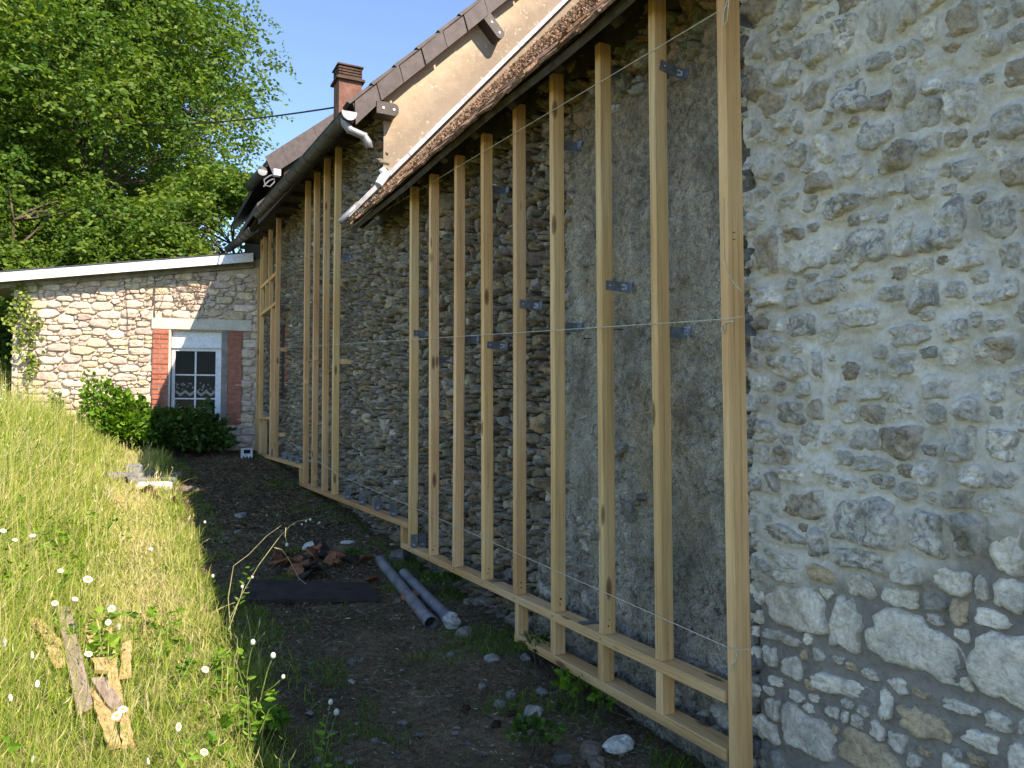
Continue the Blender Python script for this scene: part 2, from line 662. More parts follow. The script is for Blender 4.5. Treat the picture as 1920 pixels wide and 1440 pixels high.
def prism(poly, axis, a0, a1):
    """poly: 2D outline; axis 0/1/2 = extrusion axis"""
    poly = np.asarray(poly, float)
    n = len(poly)
    V = []
    for a in (a0, a1):
        for p in poly:
            q = list(p)
            q.insert(axis, a)
            V.append(q)
    F = [[k, (k + 1) % n, (k + 1) % n + n, k + n] for k in range(n)]
    V = np.array(V)
    m = len(V)
    V = np.concatenate([V, V[:n].mean(0)[None], V[n:].mean(0)[None]])
    T = [[m, (k + 1) % n, k] for k in range(n)] + [[m + 1, n + k, n + (k + 1) % n] for k in range(n)]
    return V, [np.array(F), np.array(T)]


def beam(name, p0, p1, wx, wy, parent, mat='wood', warp=.002, ch=.003, mirror=None):
    """bevelled sawn timber from p0 to p1; local z runs along it. wx, wy section sizes"""
    p0 = np.array(p0, float)
    p1 = np.array(p1, float)
    Ln = np.linalg.norm(p1 - p0)
    ns = max(2, int(Ln / .25))
    a, b = wx / 2, wy / 2
    c = min(ch, a * .3, b * .3)
    sec = np.array([[-a + c, -b], [a - c, -b], [a, -b + c], [a, b - c], [a - c, b], [-a + c, b], [-a, b - c], [-a, -b + c]])
    V = []
    ph = random.random() * 9
    for i in range(ns + 1):
        t = i / ns
        dx = warp * math.sin(t * 3.1 + ph)
        dy = warp * math.sin(t * 2.3 + ph * 2)
        for s in sec:
            V.append([s[0] + dx + random.gauss(0, .0003), s[1] + dy + random.gauss(0, .0003), t * Ln])
    V = np.array(V)
    F = []
    for i in range(ns):
        for k in range(8):
            q, r = i * 8 + k, i * 8 + (k + 1) % 8
            F.append([q, r, r + 8, q + 8])
    m = ns * 8
    caps = np.array([[7, 6, 5, 4, 3, 2, 1, 0], [m + k for k in range(8)]])
    me = mesh_np(name, V, [np.array(F), caps], mat)
    o = put(name, me, parent, p0)
    d = (p1 - p0) / Ln
    if abs(d[2]) < .9:
        # local z along d, local y up
        zax = Vector(d)
        yax = Vector((0, 0, 1))
        xax = yax.cross(zax).normalized()
        yax = zax.cross(xax)
        o.rotation_euler = Matrix((xax, yax, zax)).transposed().to_euler()
    return o


# ------------------------------------------------------------------ masonry engine
class Wall:
    """a wall face: world = O + u*U + v*Z + w*N, u horizontal, v up, w outwards"""
    def __init__(s, O, U, N):
        s.O, s.U, s.N = np.array(O, float), np.array(U, float), np.array(N, float)

    def P(s, u, v, w):
        u, v, w = np.broadcast_arrays(u, v, w)
        return s.O + u[..., None] * s.U + v[..., None] * np.array([0, 0, 1.]) + w[..., None] * s.N


def lay_stones(rng, region, u0, u1, v0, v1, passes, fixed=(), pack=.86, course=0.):
    """passes: list of (tries, amin, amax, bmin, bmax). returns array rows u,v,a,b,fixed"""
    S = [list(f) + [1.] for f in fixed]
    arr = np.zeros((20000, 5))
    n = len(S)
    if n:
        arr[:n] = S
    for tries, amn, amx, bmn, bmx in passes:
        us = rng.uniform(u0, u1, tries)
        vs = rng.uniform(v0, v1, tries)
        aa = rng.uniform(amn, amx, tries)
        bb = rng.uniform(bmn, bmx, tries)
        if course:
            k = np.round(vs / course)
            vs = k * course + .12 * course * np.sin(us * 2 + k) + rng.normal(0, .06 * course, tries)
        ok = region(us, vs)
        for u, v, a, b, g in zip(us, vs, aa, bb, ok):
            if not g or n >= 19990:
                continue
            if n:
                q = arr[:n]
                dx = np.abs(q[:, 0] - u) / (q[:, 2] + a)
                dy = np.abs(q[:, 1] - v) / (q[:, 3] + b)
                if ((dx ** 4 + dy ** 4) < pack ** 4).any():
                    continue
            arr[n] = (u, v, a, b, 0)
            n += 1
    return arr[:n].copy()


def stone_outlines(rng, S, gap, grow=1.15, N=16, rough=.06, power=3.5, irr=.10):
    n = len(S)
    out = []
    an = np.arange(N) * 2 * math.pi / N
    R = np.linspace(.12, 1.45, 30)
    mx = S[:, 2:4].max()
    for i in range(n):
        u, v, a, b, fx = S[i]
        near = np.where((np.abs(S[:, 0] - u) < a * 1.6 + S[:, 2] * 1.3 + .02) & (np.abs(S[:, 1] - v) < b * 1.6 + S[:, 3] * 1.3 + .02))[0]
        near = near[near != i]
        jit = rng.uniform(-.18, .18)
        A = an + jit
        cu = np.cos(A)[:, None] * R[None] * a
        cv = np.sin(A)[:, None] * R[None] * b
        du = (np.abs(cu) / a) ** power + (np.abs(cv) / b) ** power
        d = du ** (1 / power)
        m = min(a, b)
        si = (d - 1) * m
        lim = (grow * (1 + rng.normal(0, rough, N)) - 1)[:, None] * m
        okk = si <= lim
        if len(near):
            q = S[near]
            dj = ((np.abs(u + cu[..., None] - q[:, 0]) / q[:, 2]) ** power + (np.abs(v + cv[..., None] - q[:, 1]) / q[:, 3]) ** power) ** (1 / power)
            sj = ((dj - 1) * np.minimum(q[:, 2], q[:, 3])).min(-1)
            okk &= (si + gap < sj)
        bad = ~okk
        first = np.where(bad.any(1), bad.argmax(1), len(R) - 1)
        r = R[np.maximum(first - 1, 0)]
        ph = rng.uniform(0, 6.28, 3)
        r = r * (1 + rng.normal(0, rough * .5, N)) * (1 + irr * (np.sin(2 * A + ph[0]) * .6 + np.sin(3 * A + ph[1]) + .6 * np.sin(5 * A + ph[2])) - irr * .7)
        rs = .5 * r + .25 * np.roll(r, 1) + .25 * np.roll(r, -1)
        r = .6 * r + .4 * rs
        out.append(np.stack([r * np.cos(A) * a, r * np.sin(A) * b], 1))
    return out


PROF_RUB = [(1.0, -.4), (1.0, .55), (.86, .95), (.55, 1.), (.28, 1.)]
PROF_ROUND = [(1.0, -.55), (1.0, .25), (.9, .75), (.62, .98), (.3, 1.)]
PROF_NEAR = [(1.04, -.6), (1.0, .35), (.93, .78), (.80, .95), (.62, 1.), (.42, 1.), (.2, 1.)]
PROF_FLAT = [(1.02, -.8), (1.0, .55), (.93, .92), (.66, 1.), (.33, 1.)]


def stone_mesh(poly, h, prof, rng, rough, tilt=.25, base=0., warp=.0):
    """returns V (u,v,w) local to the stone centre, F quads, T tris"""
    N = len(poly)
    ctr = poly.mean(0)
    sz = np.ptp(poly, axis=0).min()
    tu, tv = rng.normal(0, tilt, 2)
    V = []
    for k, (s, w_) in enumerate(prof):
        q = ctr + (poly - ctr) * s
        ww = np.full(N, w_ * h + base)
        if w_ > .5:
            ww = ww + (q[:, 0] * tu + q[:, 1] * tv) * min(1, h / max(sz, .01)) * 1.
        V.append(np.column_stack([q, ww]))
    V.append([[ctr[0], ctr[1], h * 1.0 + base]])
    V = np.concatenate(V)
    off = rng.uniform(0, 500, 3)
    f = 1. / max(sz, .02)
    nz = fbm(V * [f * 3, f * 3, f * 3] + off, 3, .65)
    nz2 = fbm(V * [f * 7, f * 7, f * 7] + off + 50, 2)
    amp = rough * h
    msk = np.ones(len(V))
    msk[:N] = 0
    V[:, 2] += (nz * amp * 1.5 + nz2 * amp * .7) * msk
    V[N:, 0] += nz2[N:] * sz * .035
    V[N:, 1] += nz[N:] * sz * .035
    F = []
    K = len(prof)
    for r in range(K - 1):
        for k in range(N):
            a_, b_ = r * N + k, r * N + (k + 1) % N
            F.append([a_, b_, b_ + N, a_ + N])
    m = K * N
    T = [[(K - 1) * N + k, (K - 1) * N + (k + 1) % N, m] for k in range(N)]
    return V, np.array(F), np.array(T)


def emit_stones(wall, S, outl, colfn, hfn, parent, name, nsep, vis, rng, prof, rough, base=0., nameall=None, tilt=.25, edge=None):
    """the nsep stones showing largest are objects of their own; the others are one joined part"""
    order = np.argsort(-vis)
    sep = set(order[:nsep].tolist())
    JV, JF, JT, JC, n = [], [], [], [], 0
    flip = np.dot(np.cross(wall.U, [0, 0, 1.]), wall.N) < 0
    for i in range(len(S)):
        u, v, a, b, fx = S[i]
        h = hfn(u, v, a, b, rng)
        V, F, T = stone_mesh(outl[i], h, prof, rng, rough, tilt, base)
        if flip:
            F = F[:, ::-1]
            T = T[:, ::-1]
        W = V[:, :1] * wall.U + V[:, 1:2] * np.array([0, 0, 1.]) + V[:, 2:3] * wall.N
        c = np.tile(np.array(colfn(u, v, a, b, rng), float), (len(V), 1))
        if edge is not None:
            ec, fl = edge(u, v)
            N_ = len(outl[i])
            nv_ = np.clip(.5 + 1.3 * fbm(V * 45 + u * 31, 2), 0, 1)
            f = np.zeros(len(V))
            f[:2 * N_] = 1
            f[2 * N_:3 * N_] = .85 * nv_[2 * N_:3 * N_]
            f[3 * N_:4 * N_] = .3 * (nv_[3 * N_:4 * N_] > .7)
            f = (f * fl)[:, None]
            c[:, :3] = c[:, :3] * (1 - f) + np.array(ec) * f
            c[:, 3:] *= 1 - f
        ctr = wall.O + u * wall.U + v * np.array([0, 0, 1.])
        if i in sep:
            me = mesh_np(name, W, [F, T], 'stone', True, {'col': c})
            put(name, me, parent, ctr)
        else:
            JV.append(W + ctr)
            JF.append(F + n)
            JT.append(T + n)
            JC.append(c)
            n += len(V)
    if JV:
        mk(nameall or (name + '_field'), np.concatenate(JV), [np.concatenate(JF), np.concatenate(JT)], 'stone', parent, smooth=True, attrs={'col': np.concatenate(JC)}, kind='stuff')


def grid(wall, u0, u1, v0, v1, step, wfn, flipped=None):
    nu = max(2, int((u1 - u0) / step) + 1)
    nv = max(2, int((v1 - v0) / step) + 1)
    U, V = np.meshgrid(np.linspace(u0, u1, nu), np.linspace(v0, v1, nv), indexing='ij')
    Wd = wfn(U, V)
    P = wall.P(U, V, Wd).reshape(-1, 3)
    i = np.arange(nu * nv).reshape(nu, nv)
    F = np.stack([i[:-1, :-1], i[1:, :-1], i[1:, 1:], i[:-1, 1:]], -1).reshape(-1, 4)
    if np.dot(np.cross(wall.U, [0, 0, 1.]), wall.N) < 0:
        F = F[:, ::-1]
    return P, F, U.ravel(), V.ravel()


def sdist(S, U, V, power=3.):
    """nearest stone signed distance-like field on points"""
    out = np.full(U.size, 9.)
    u, v = U.ravel(), V.ravel()
    for q in S:
        m = (np.abs(u - q[0]) < q[2] * 1.0 + .09) & (np.abs(v - q[1]) < q[3] * 1.0 + .09)
        if m.any():
            d = ((np.abs(u[m] - q[0]) / q[2]) ** power + (np.abs(v[m] - q[1]) / q[3]) ** power) ** (1 / power)
            out[m] = np.minimum(out[m], (d - 1) * min(q[2], q[3]))
    return out.reshape(U.shape)


# ------------------------------------------------------------------ ground
def build_ground():
    xs = np.concatenate([[-900, -300, -120, -60, -30, -16, -9], np.arange(-6, 2.4, .05), [3, 5, 9, 20, 60, 300, 900]])
    ys = np.concatenate([[-900, -300, -100, -40, -15, -6, -2, 0, 1.], np.arange(1.5, 14.2, .06), [15, 17, 20, 25, 35, 60, 150, 400, 1200]])
    X, Y = np.meshgrid(xs, ys, indexing='ij')
    Z = ground(X, Y)
    P = np.stack([X.ravel() * 9, Y.ravel() * 9, X.ravel() * 0 + 3], 1)
    near = ((X > -6.1) & (X < 2.5) & (Y > 1) & (Y < 14.3)).ravel()
    Z = Z + (np.where(near, .020 * fbm(P * .5, 3) + .010 * fbm(P * 1.9, 3), 0)).reshape(X.shape)
    V = np.stack([X.ravel(), Y.ravel(), Z.ravel()], 1)
    i = np.arange(X.size).reshape(X.shape)
    F = np.stack([i[:-1, :-1], i[1:, :-1], i[1:, 1:], i[:-1, 1:]], -1).reshape(-1, 4)
    ed = .47 + .1 * vn(np.stack([Y.ravel() * 1.5, Y.ravel() * 0, Y.ravel() * 0], 1)) + .05 * vn(np.stack([Y.ravel() * 9, X.ravel() * 9, Y.ravel() * 0], 1))
    turf = sst(.05, -.05, X.ravel() - ed)
    far = Y.ravel() > 11.2
    turf = np.where(far & (X.ravel() > -.9), turf * .3, turf)
    o = mk('ground', V, F, 'ground', None, (0, 0, 0), True, {'turf': turf}, 'structure')
    return o


build_ground()

# ------------------------------------------------------------------ stone barn (nearest building)
XW = 1.98
bw = Wall((XW, 0, 0), (0, 1, 0), (-1, 0, 0))       # u = Y
barn = thing('stone_barn', 'old stone barn with mossy tile roof and freshly repointed near wall end', 'barn', (XW, 0, 0))


def wallbox(name, parent, parts, mat):
    V, F = join(parts)
    return mk(name, V, F, mat, parent)


barn_wall = wallbox('wall', barn, [box(XW + .035, XW + .5, -5, 6.46, -.4, 3.12)], 'joint')

fx = []
for cx, cy, ww_, hh_ in [(300, 170, 220, 150), (590, 250, 340, 260), (895, 300, 150, 200), (1075, 310, 130, 200), (1260, 380, 150, 240), (190, 310, 210, 110), (370, 350, 90, 140), (560, 430, 250, 120), (790, 495, 140, 130), (1000, 540, 210, 130), (1125, 570, 66, 110), (1270, 600, 150, 150), (235, 445, 120, 90), (385, 500, 120, 90), (550, 560, 150, 110), (745, 620, 180, 100), (905, 645, 110, 90), (1030, 690, 80, 110), (1185, 720, 160, 90), (235, 660, 280, 250), (480, 750, 150, 250), (810, 850, 430, 290), (1230, 950, 300, 330), (170, 810, 180, 80), (115, 900, 70, 100), (225, 960, 90, 110), (280, 890, 30, 60), (350, 895, 50, 60), (460, 1050, 300, 130), (440, 915, 55, 40), (507, 947, 40, 45), (595, 985, 70, 55), (735, 1040, 90, 70), (840, 1075, 90, 50), (675, 1130, 60, 130), (1030, 1145, 160, 70), (155, 1020, 60, 50), (245, 1090, 70, 60), (325, 1100, 45, 45), (130, 1150, 70, 110), (290, 1260, 250, 230), (420, 1170, 75, 60), (530, 1215, 65, 65), (630, 1260, 70, 90), (870, 1230, 270, 150), (1215, 1215, 130, 90), (1140, 1310, 150, 100), (735, 1320, 80, 110), (855, 1355, 75, 45), (590, 1370, 290, 210), (1110, 1395, 90, 55), (1000, 1420, 120, 80), (1310, 1390, 80, 110), (1345, 1245, 60, 70)]:
    fx.append((1400 + .389 * cx, 880 + .389 * cy, .389 * ww_, .389 * hh_, 1.))
for cx, cy, ww_, hh_ in [(660, 50, 90, 120), (430, 140, 90, 150), (320, 200, 90, 110), (545, 90, 80, 150), (750, 110, 80, 90), (950, 190, 190, 100), (1000, 90, 100, 80), (560, 230, 110, 70), (690, 200, 60, 70), (465, 265, 60, 60), (540, 510, 150, 110), (725, 450, 130, 130), (880, 400, 110, 150), (755, 330, 80, 70), (650, 345, 90, 110), (750, 540, 90, 80), (245, 590, 70, 90), (350, 570, 80, 110), (120, 620, 80, 120), (630, 700, 80, 80), (1000, 600, 80, 90), (500, 930, 160, 160), (300, 960, 150, 130), (140, 940, 90, 160), (640, 900, 90, 140), (820, 850, 110, 200), (1010, 820, 130, 160), (720, 1010, 120, 70), (1050, 960, 80, 90), (110, 740, 60, 70), (500, 1190, 150, 80), (670, 1260, 160, 80), (500, 1060, 90, 50), (600, 1105, 110, 60), (850, 1090, 90, 60), (1050, 1080, 80, 90), (840, 1240, 120, 80), (105, 1290, 65, 60), (320, 1370, 60, 90), (450, 1390, 60, 80), (240, 1380, 60, 90), (640, 1370, 100, 80), (820, 1340, 80, 70)]:
    fx.append((1380 + .5 * cx, .5 * cy, .5 * ww_, .5 * hh_, 0.))
for cx, cy, ww_, hh_ in [(520, 30, 110, 80), (610, 40, 60, 70), (400, 40, 100, 70), (770, 20, 120, 80), (530, 110, 90, 80), (780, 110, 80, 80), (620, 115, 45, 45), (440, 115, 60, 70), (640, 225, 130, 120), (875, 225, 110, 150), (1020, 235, 150, 130), (500, 210, 110, 90), (300, 195, 80, 90), (130, 185, 80, 80), (540, 300, 150, 60), (570, 365, 100, 60), (650, 320, 60, 50), (735, 330, 80, 90), (660, 400, 90, 60), (910, 340, 110, 90), (240, 340, 110, 60), (850, 430, 130, 70), (970, 455, 100, 60), (380, 360, 50, 50), (1030, 350, 110, 80)]:
    fx.append((1380 + .5 * cx, 720 + .5 * cy, .5 * ww_, .5 * hh_, 0.))
FIX = []
for cx, cy, ww_, hh_, lo in fx:
    c = onX(cx, cy, XW)
    l_, r_ = onX(cx - ww_ / 2, cy, XW), onX(cx + ww_ / 2, cy, XW)
    a = abs(l_[1] - r_[1]) / 2
    z = np.linalg.norm(c - C0) * .93
    slope = abs(c[1] - 0) and (CAMZ - c[2]) / 1.0
    b = hh_ / 1440 * z / 2
    # a wide stone seen askew fills a slanted box: take the skew out of its height
    sk = abs((onX(cx + ww_ / 2, cy, XW)[2] - onX(cx - ww_ / 2, cy, XW)[2])) / 2
    b = max(b - sk * (.55 if lo else .3), b * .6)
    FIX.append((c[1], c[2], a * .96, b * .98))

R_SPLIT = 2.09


def wetline(u):
    u = np.asarray(u, float)
    s = u.shape
    return (.97 - .33 * (np.maximum(u.ravel(), .6) - 1.15) + .05 * vn(np.stack([u.ravel() * 5, u.ravel() * 0, u.ravel() * 0], 1))).reshape(s)


def build_repointed():
    rng = np.random.default_rng(3)
    u0, u1, v0, v1 = -.9, R_SPLIT, -.15, 3.05
    passes = [(900, .045, .07, .032, .05), (3000, .028, .046, .024, .036), (5000, .016, .026, .014, .022)]
    S = lay_stones(rng, lambda u, v: u < R_SPLIT - .035, u0, u1, v0, v1, passes, FIX, pack=.95)
    low = S[:, 1] < wetline(S[:, 0])
    # low down only every other little filler stone
    keep = ~(low & (S[:, 4] == 0) & (rng.random(len(S)) < .35) & (S[:, 0] > .9))
    S = S[keep]
    low = low[keep]
    out = stone_outlines(rng, S, .006, 1.15, 28, .11, 5., .07)
    for i in range(len(S)):
        if not low[i]:
            out[i] = out[i] * .97
    # mortar height field
    def wf(U, V):
        sd_ = sdist(S, U, V)
        P = np.stack([U.ravel(), V.ravel(), U.ravel() * 0], 1)
        wl = sst(-.05, .06, V - wetline(U))
        up = .019 * np.exp(-(np.maximum(sd_, 0) / .014) ** 2) + .004
        dn = -.004 + .004 * np.exp(-(np.maximum(sd_, 0) / .006) ** 2)
        f = (.013 * fbm(P * 7, 4) + .0035 * fbm(P * 40, 3)).reshape(U.shape)
        f2 = (.004 * fbm(P * 9, 3) + .002 * fbm(P * 50, 2)).reshape(U.shape)
        e = sst(R_SPLIT + .01, R_SPLIT - .06, U + .02 * vn(P * 9).reshape(U.shape))
        return (up + f) * wl + (dn + f2) * (1 - wl) - .05 * (1 - e)
    P_, F_, uu, vv = grid(bw, .55, u1 + .02, -.1, 3.0, .007, wf)
    wet = sst(.07, -.06, vv - wetline(uu))
    mk('mortar', P_, F_, 'mortar', barn_wall, smooth=True, attrs={'wet': wet})
    P_, F_, uu, vv = grid(bw, -5, .55, -.3, 3.1, .05, wf)
    wet = sst(.07, -.06, vv - wetline(uu))
    mk('mortar', P_, F_, 'mortar', barn_wall, smooth=True, attrs={'wet': wet})

    def colf(u, v, a, b, r):
        lo = v < wetline(u) + .06
        t = r.random()
        if lo:
            base = np.array([.76, .68, .53]) * r.uniform(.78, 1.08)
            if t < .16:
                base = np.array([.54, .41, .25])
            if t > .9:
                base = np.array([.36, .335, .27])
            al = r.uniform(0, .25)
        else:
            base = np.array([.69, .64, .525]) * r.uniform(.66, 1.12)
            if t < .12:
                base = np.array([.46, .38, .27])
            al = r.uniform(.0, .4)
            if a * b > .0022 and r.random() < .6:
                al = .65
        return (*base, al)

    def hf(u, v, a, b, r):
        m = min(a, b)
        if v < wetline(u):
            return .012 + min(.014, m * .2)
        return .026 + min(.03, m * .6) * r.uniform(.4, 1.4)
    dist = np.sqrt(XW ** 2 + S[:, 0] ** 2 + (S[:, 1] - CAMZ) ** 2)
    infr = (S[:, 0] > 1.02) & (S[:, 1] < 2.75)
    vis = S[:, 2] * S[:, 3] / dist ** 2 * np.where(infr, 1, .001)
    emit_stones(bw, S, out, colf, hf, barn_wall, 'stone', 300, vis, rng, PROF_NEAR, .34, -.004, 'stone_field', .4, edge=lambda u, v: ((.62, .575, .475), .92 if v > wetline(u) + .02 else .0))


build_repointed()


def plaster_edge(v):
    v = np.asarray(v, float)
    return 3.42 + .16 * (v - 1.3) * 0 + .25 * sst(1.0, .2, v) - .12 * sst(2.0, 2.8, v)


def build_plaster():
    def wf(U, V):
        P = np.stack([U.ravel(), V.ravel(), U.ravel() * 0 + 4], 1)
        n = fbm(P * 3.2, 4).reshape(U.shape)
        n2 = fbm(P * 14, 4, .6).reshape(U.shape)
        n3 = fbm(P * 38, 3, .7).reshape(U.shape) * 1.5
        ed = sst(.09, -.05, U - plaster_edge(V) - .16 * fbm(P * 4.5, 3).reshape(U.shape))
        e0 = sst(R_SPLIT - .03, R_SPLIT + .03, U + .02 * n2)
        hol = sst(.32, .5, n) * .018
        tp = .03 * sst(2.6, 2.9, V + .3 * n)
        return (.018 + .024 * n + .020 * n2 + .011 * n3 - hol * 1.4 - tp) * ed * e0 - .045 * (1 - ed * e0)
    P_, F_, uu, vv = grid(bw, R_SPLIT - .03, 3.95, -.1, 3.08, .0095, wf)
    mk('render_coat', P_, F_, 'plaster', barn_wall, smooth=True)
    # stones breaking through the worn render
    rng = np.random.default_rng(15)

    def reg(u, v):
        q = fbm(np.stack([u * 2.1, v * 2.1, u * 0 + 8], 1), 3)
        return (u < plaster_edge(v) - .05) & (u > R_SPLIT + .02) & ((q > .2) | ((v < 1.0) & (q > .02)))
    S = lay_stones(rng, reg, R_SPLIT, 3.6, .05, 2.95, [(700, .03, .07, .025, .045), (1500, .015, .03, .012, .022)], pack=1.0)
    out = stone_outlines(rng, S, .004, 1.1, 15, .12, 4., .12)
    emit_stones(bw, S, out, lambda u, v, a, b, r: (*(np.array([.40, .37, .30]) * r.uniform(.6, 1.25)), r.uniform(.2, .9)), lambda u, v, a, b, r: .026 + r.uniform(-.012, .014), barn_wall, 'rubble_stone', 0, S[:, 2], rng, PROF_RUB, .6, -.002, 'worn_through_stones', .6)


build_plaster()


def rubble_col(u, v, a, b, r):
    t = r.random()
    base = np.array([.29, .245, .17])
    if t < .22:
        base = np.array([.31, .28, .225])
    elif t < .36:
        base = np.array([.37, .27, .15])
    elif t < .44:
        base = np.array([.25, .17, .12])
    elif t > .93:
        base = np.array([.48, .41, .30])
    return (*(base * r.uniform(.7, 1.2)), r.uniform(0, .55))


def rubble_h(u, v, a, b, r):
    return .028 + r.uniform(-.016, .03)


def build_rubble(u0, u1, v0, v1, parent, seed, reg, nsep=300, ufx=1.):
    rng = np.random.default_rng(seed)
    passes = [(int(60 * ufx), .065, .09, .04, .055), (int(1500 * ufx), .036, .058, .022, .035), (int(6000 * ufx), .022, .036, .014, .024), (int(12000 * ufx), .012, .02, .009, .015)]
    S = lay_stones(rng, reg, u0, u1, v0, v1, passes, pack=.9)
    out = stone_outlines(rng, S, .004, 1.25, 15, .10, 4.5, .12)
    dist = np.sqrt(XW ** 2 + S[:, 0] ** 2)
    gzv = ground(np.full(len(S), 1.9), S[:, 0])
    vis = S[:, 2] * S[:, 3] / dist ** 3 * np.where(S[:, 1] > gzv, 1, 0)
    return S, out, vis, rng


def build_barn_rubble():
    def reg(u, v):
        return (u > plaster_edge(v) - .12) | (u < 2.09) & (u > 2.06)
    S, out, vis, rng = build_rubble(3.0, 6.42, -.1, 3.05, barn_wall, 21, reg)
    emit_stones(bw, S, out, rubble_col, rubble_h, barn_wall, 'rubble_stone', 300, vis, rng, PROF_RUB, .62, -.03, 'rubble_field', .8)
    # loose earthy stones along the wall head above the render
    rng = np.random.default_rng(8)
    S = lay_stones(rng, lambda u, v: v > 2.72 + .12 * np.sin(u * 5), R_SPLIT, 3.5, 2.65, 3.08, [(500, .03, .06, .02, .04), (1500, .015, .03, .012, .02)], pack=.95)
    out = stone_outlines(rng, S, .004, 1.15, 14, .06)
    emit_stones(bw, S, out, lambda u, v, a, b, r: (.27 * r.uniform(.7, 1.2), .20, .11, .2), rubble_h, barn_wall, 'rubble_stone', 0, S[:, 2], rng, PROF_ROUND, .5, -.01, 'wall_head_rubble', .5)
    # two heaps of old stones showing through the render near the seam
    # (the ragged edge strip beside the repointed end)
    S = lay_stones(rng, lambda u, v: u > 0, R_SPLIT - .05, R_SPLIT + .05, .1, 2.95, [(300, .025, .045, .03, .05), (800, .012, .02, .012, .02)], pack=.95)
    out = stone_outlines(rng, S, .004, 1.1, 14, .08)
    emit_stones(bw, S, out, lambda u, v, a, b, r: (*(np.array([.27, .26, .23]) * r.uniform(.6, 1.1)), .8), lambda u, v, a, b, r: .03 + r.uniform(0, .02), barn_wall, 'rubble_stone', 0, S[:, 2], rng, PROF_ROUND, .5, -.015, 'seam_rubble', .5)


build_barn_rubble()

# barn roof: plane through the eave edge
XE, ZE = 1.64, 1.625 + CAMZ
SL = 1.075


def roofz(X):
    return ZE + SL * (X - XE)


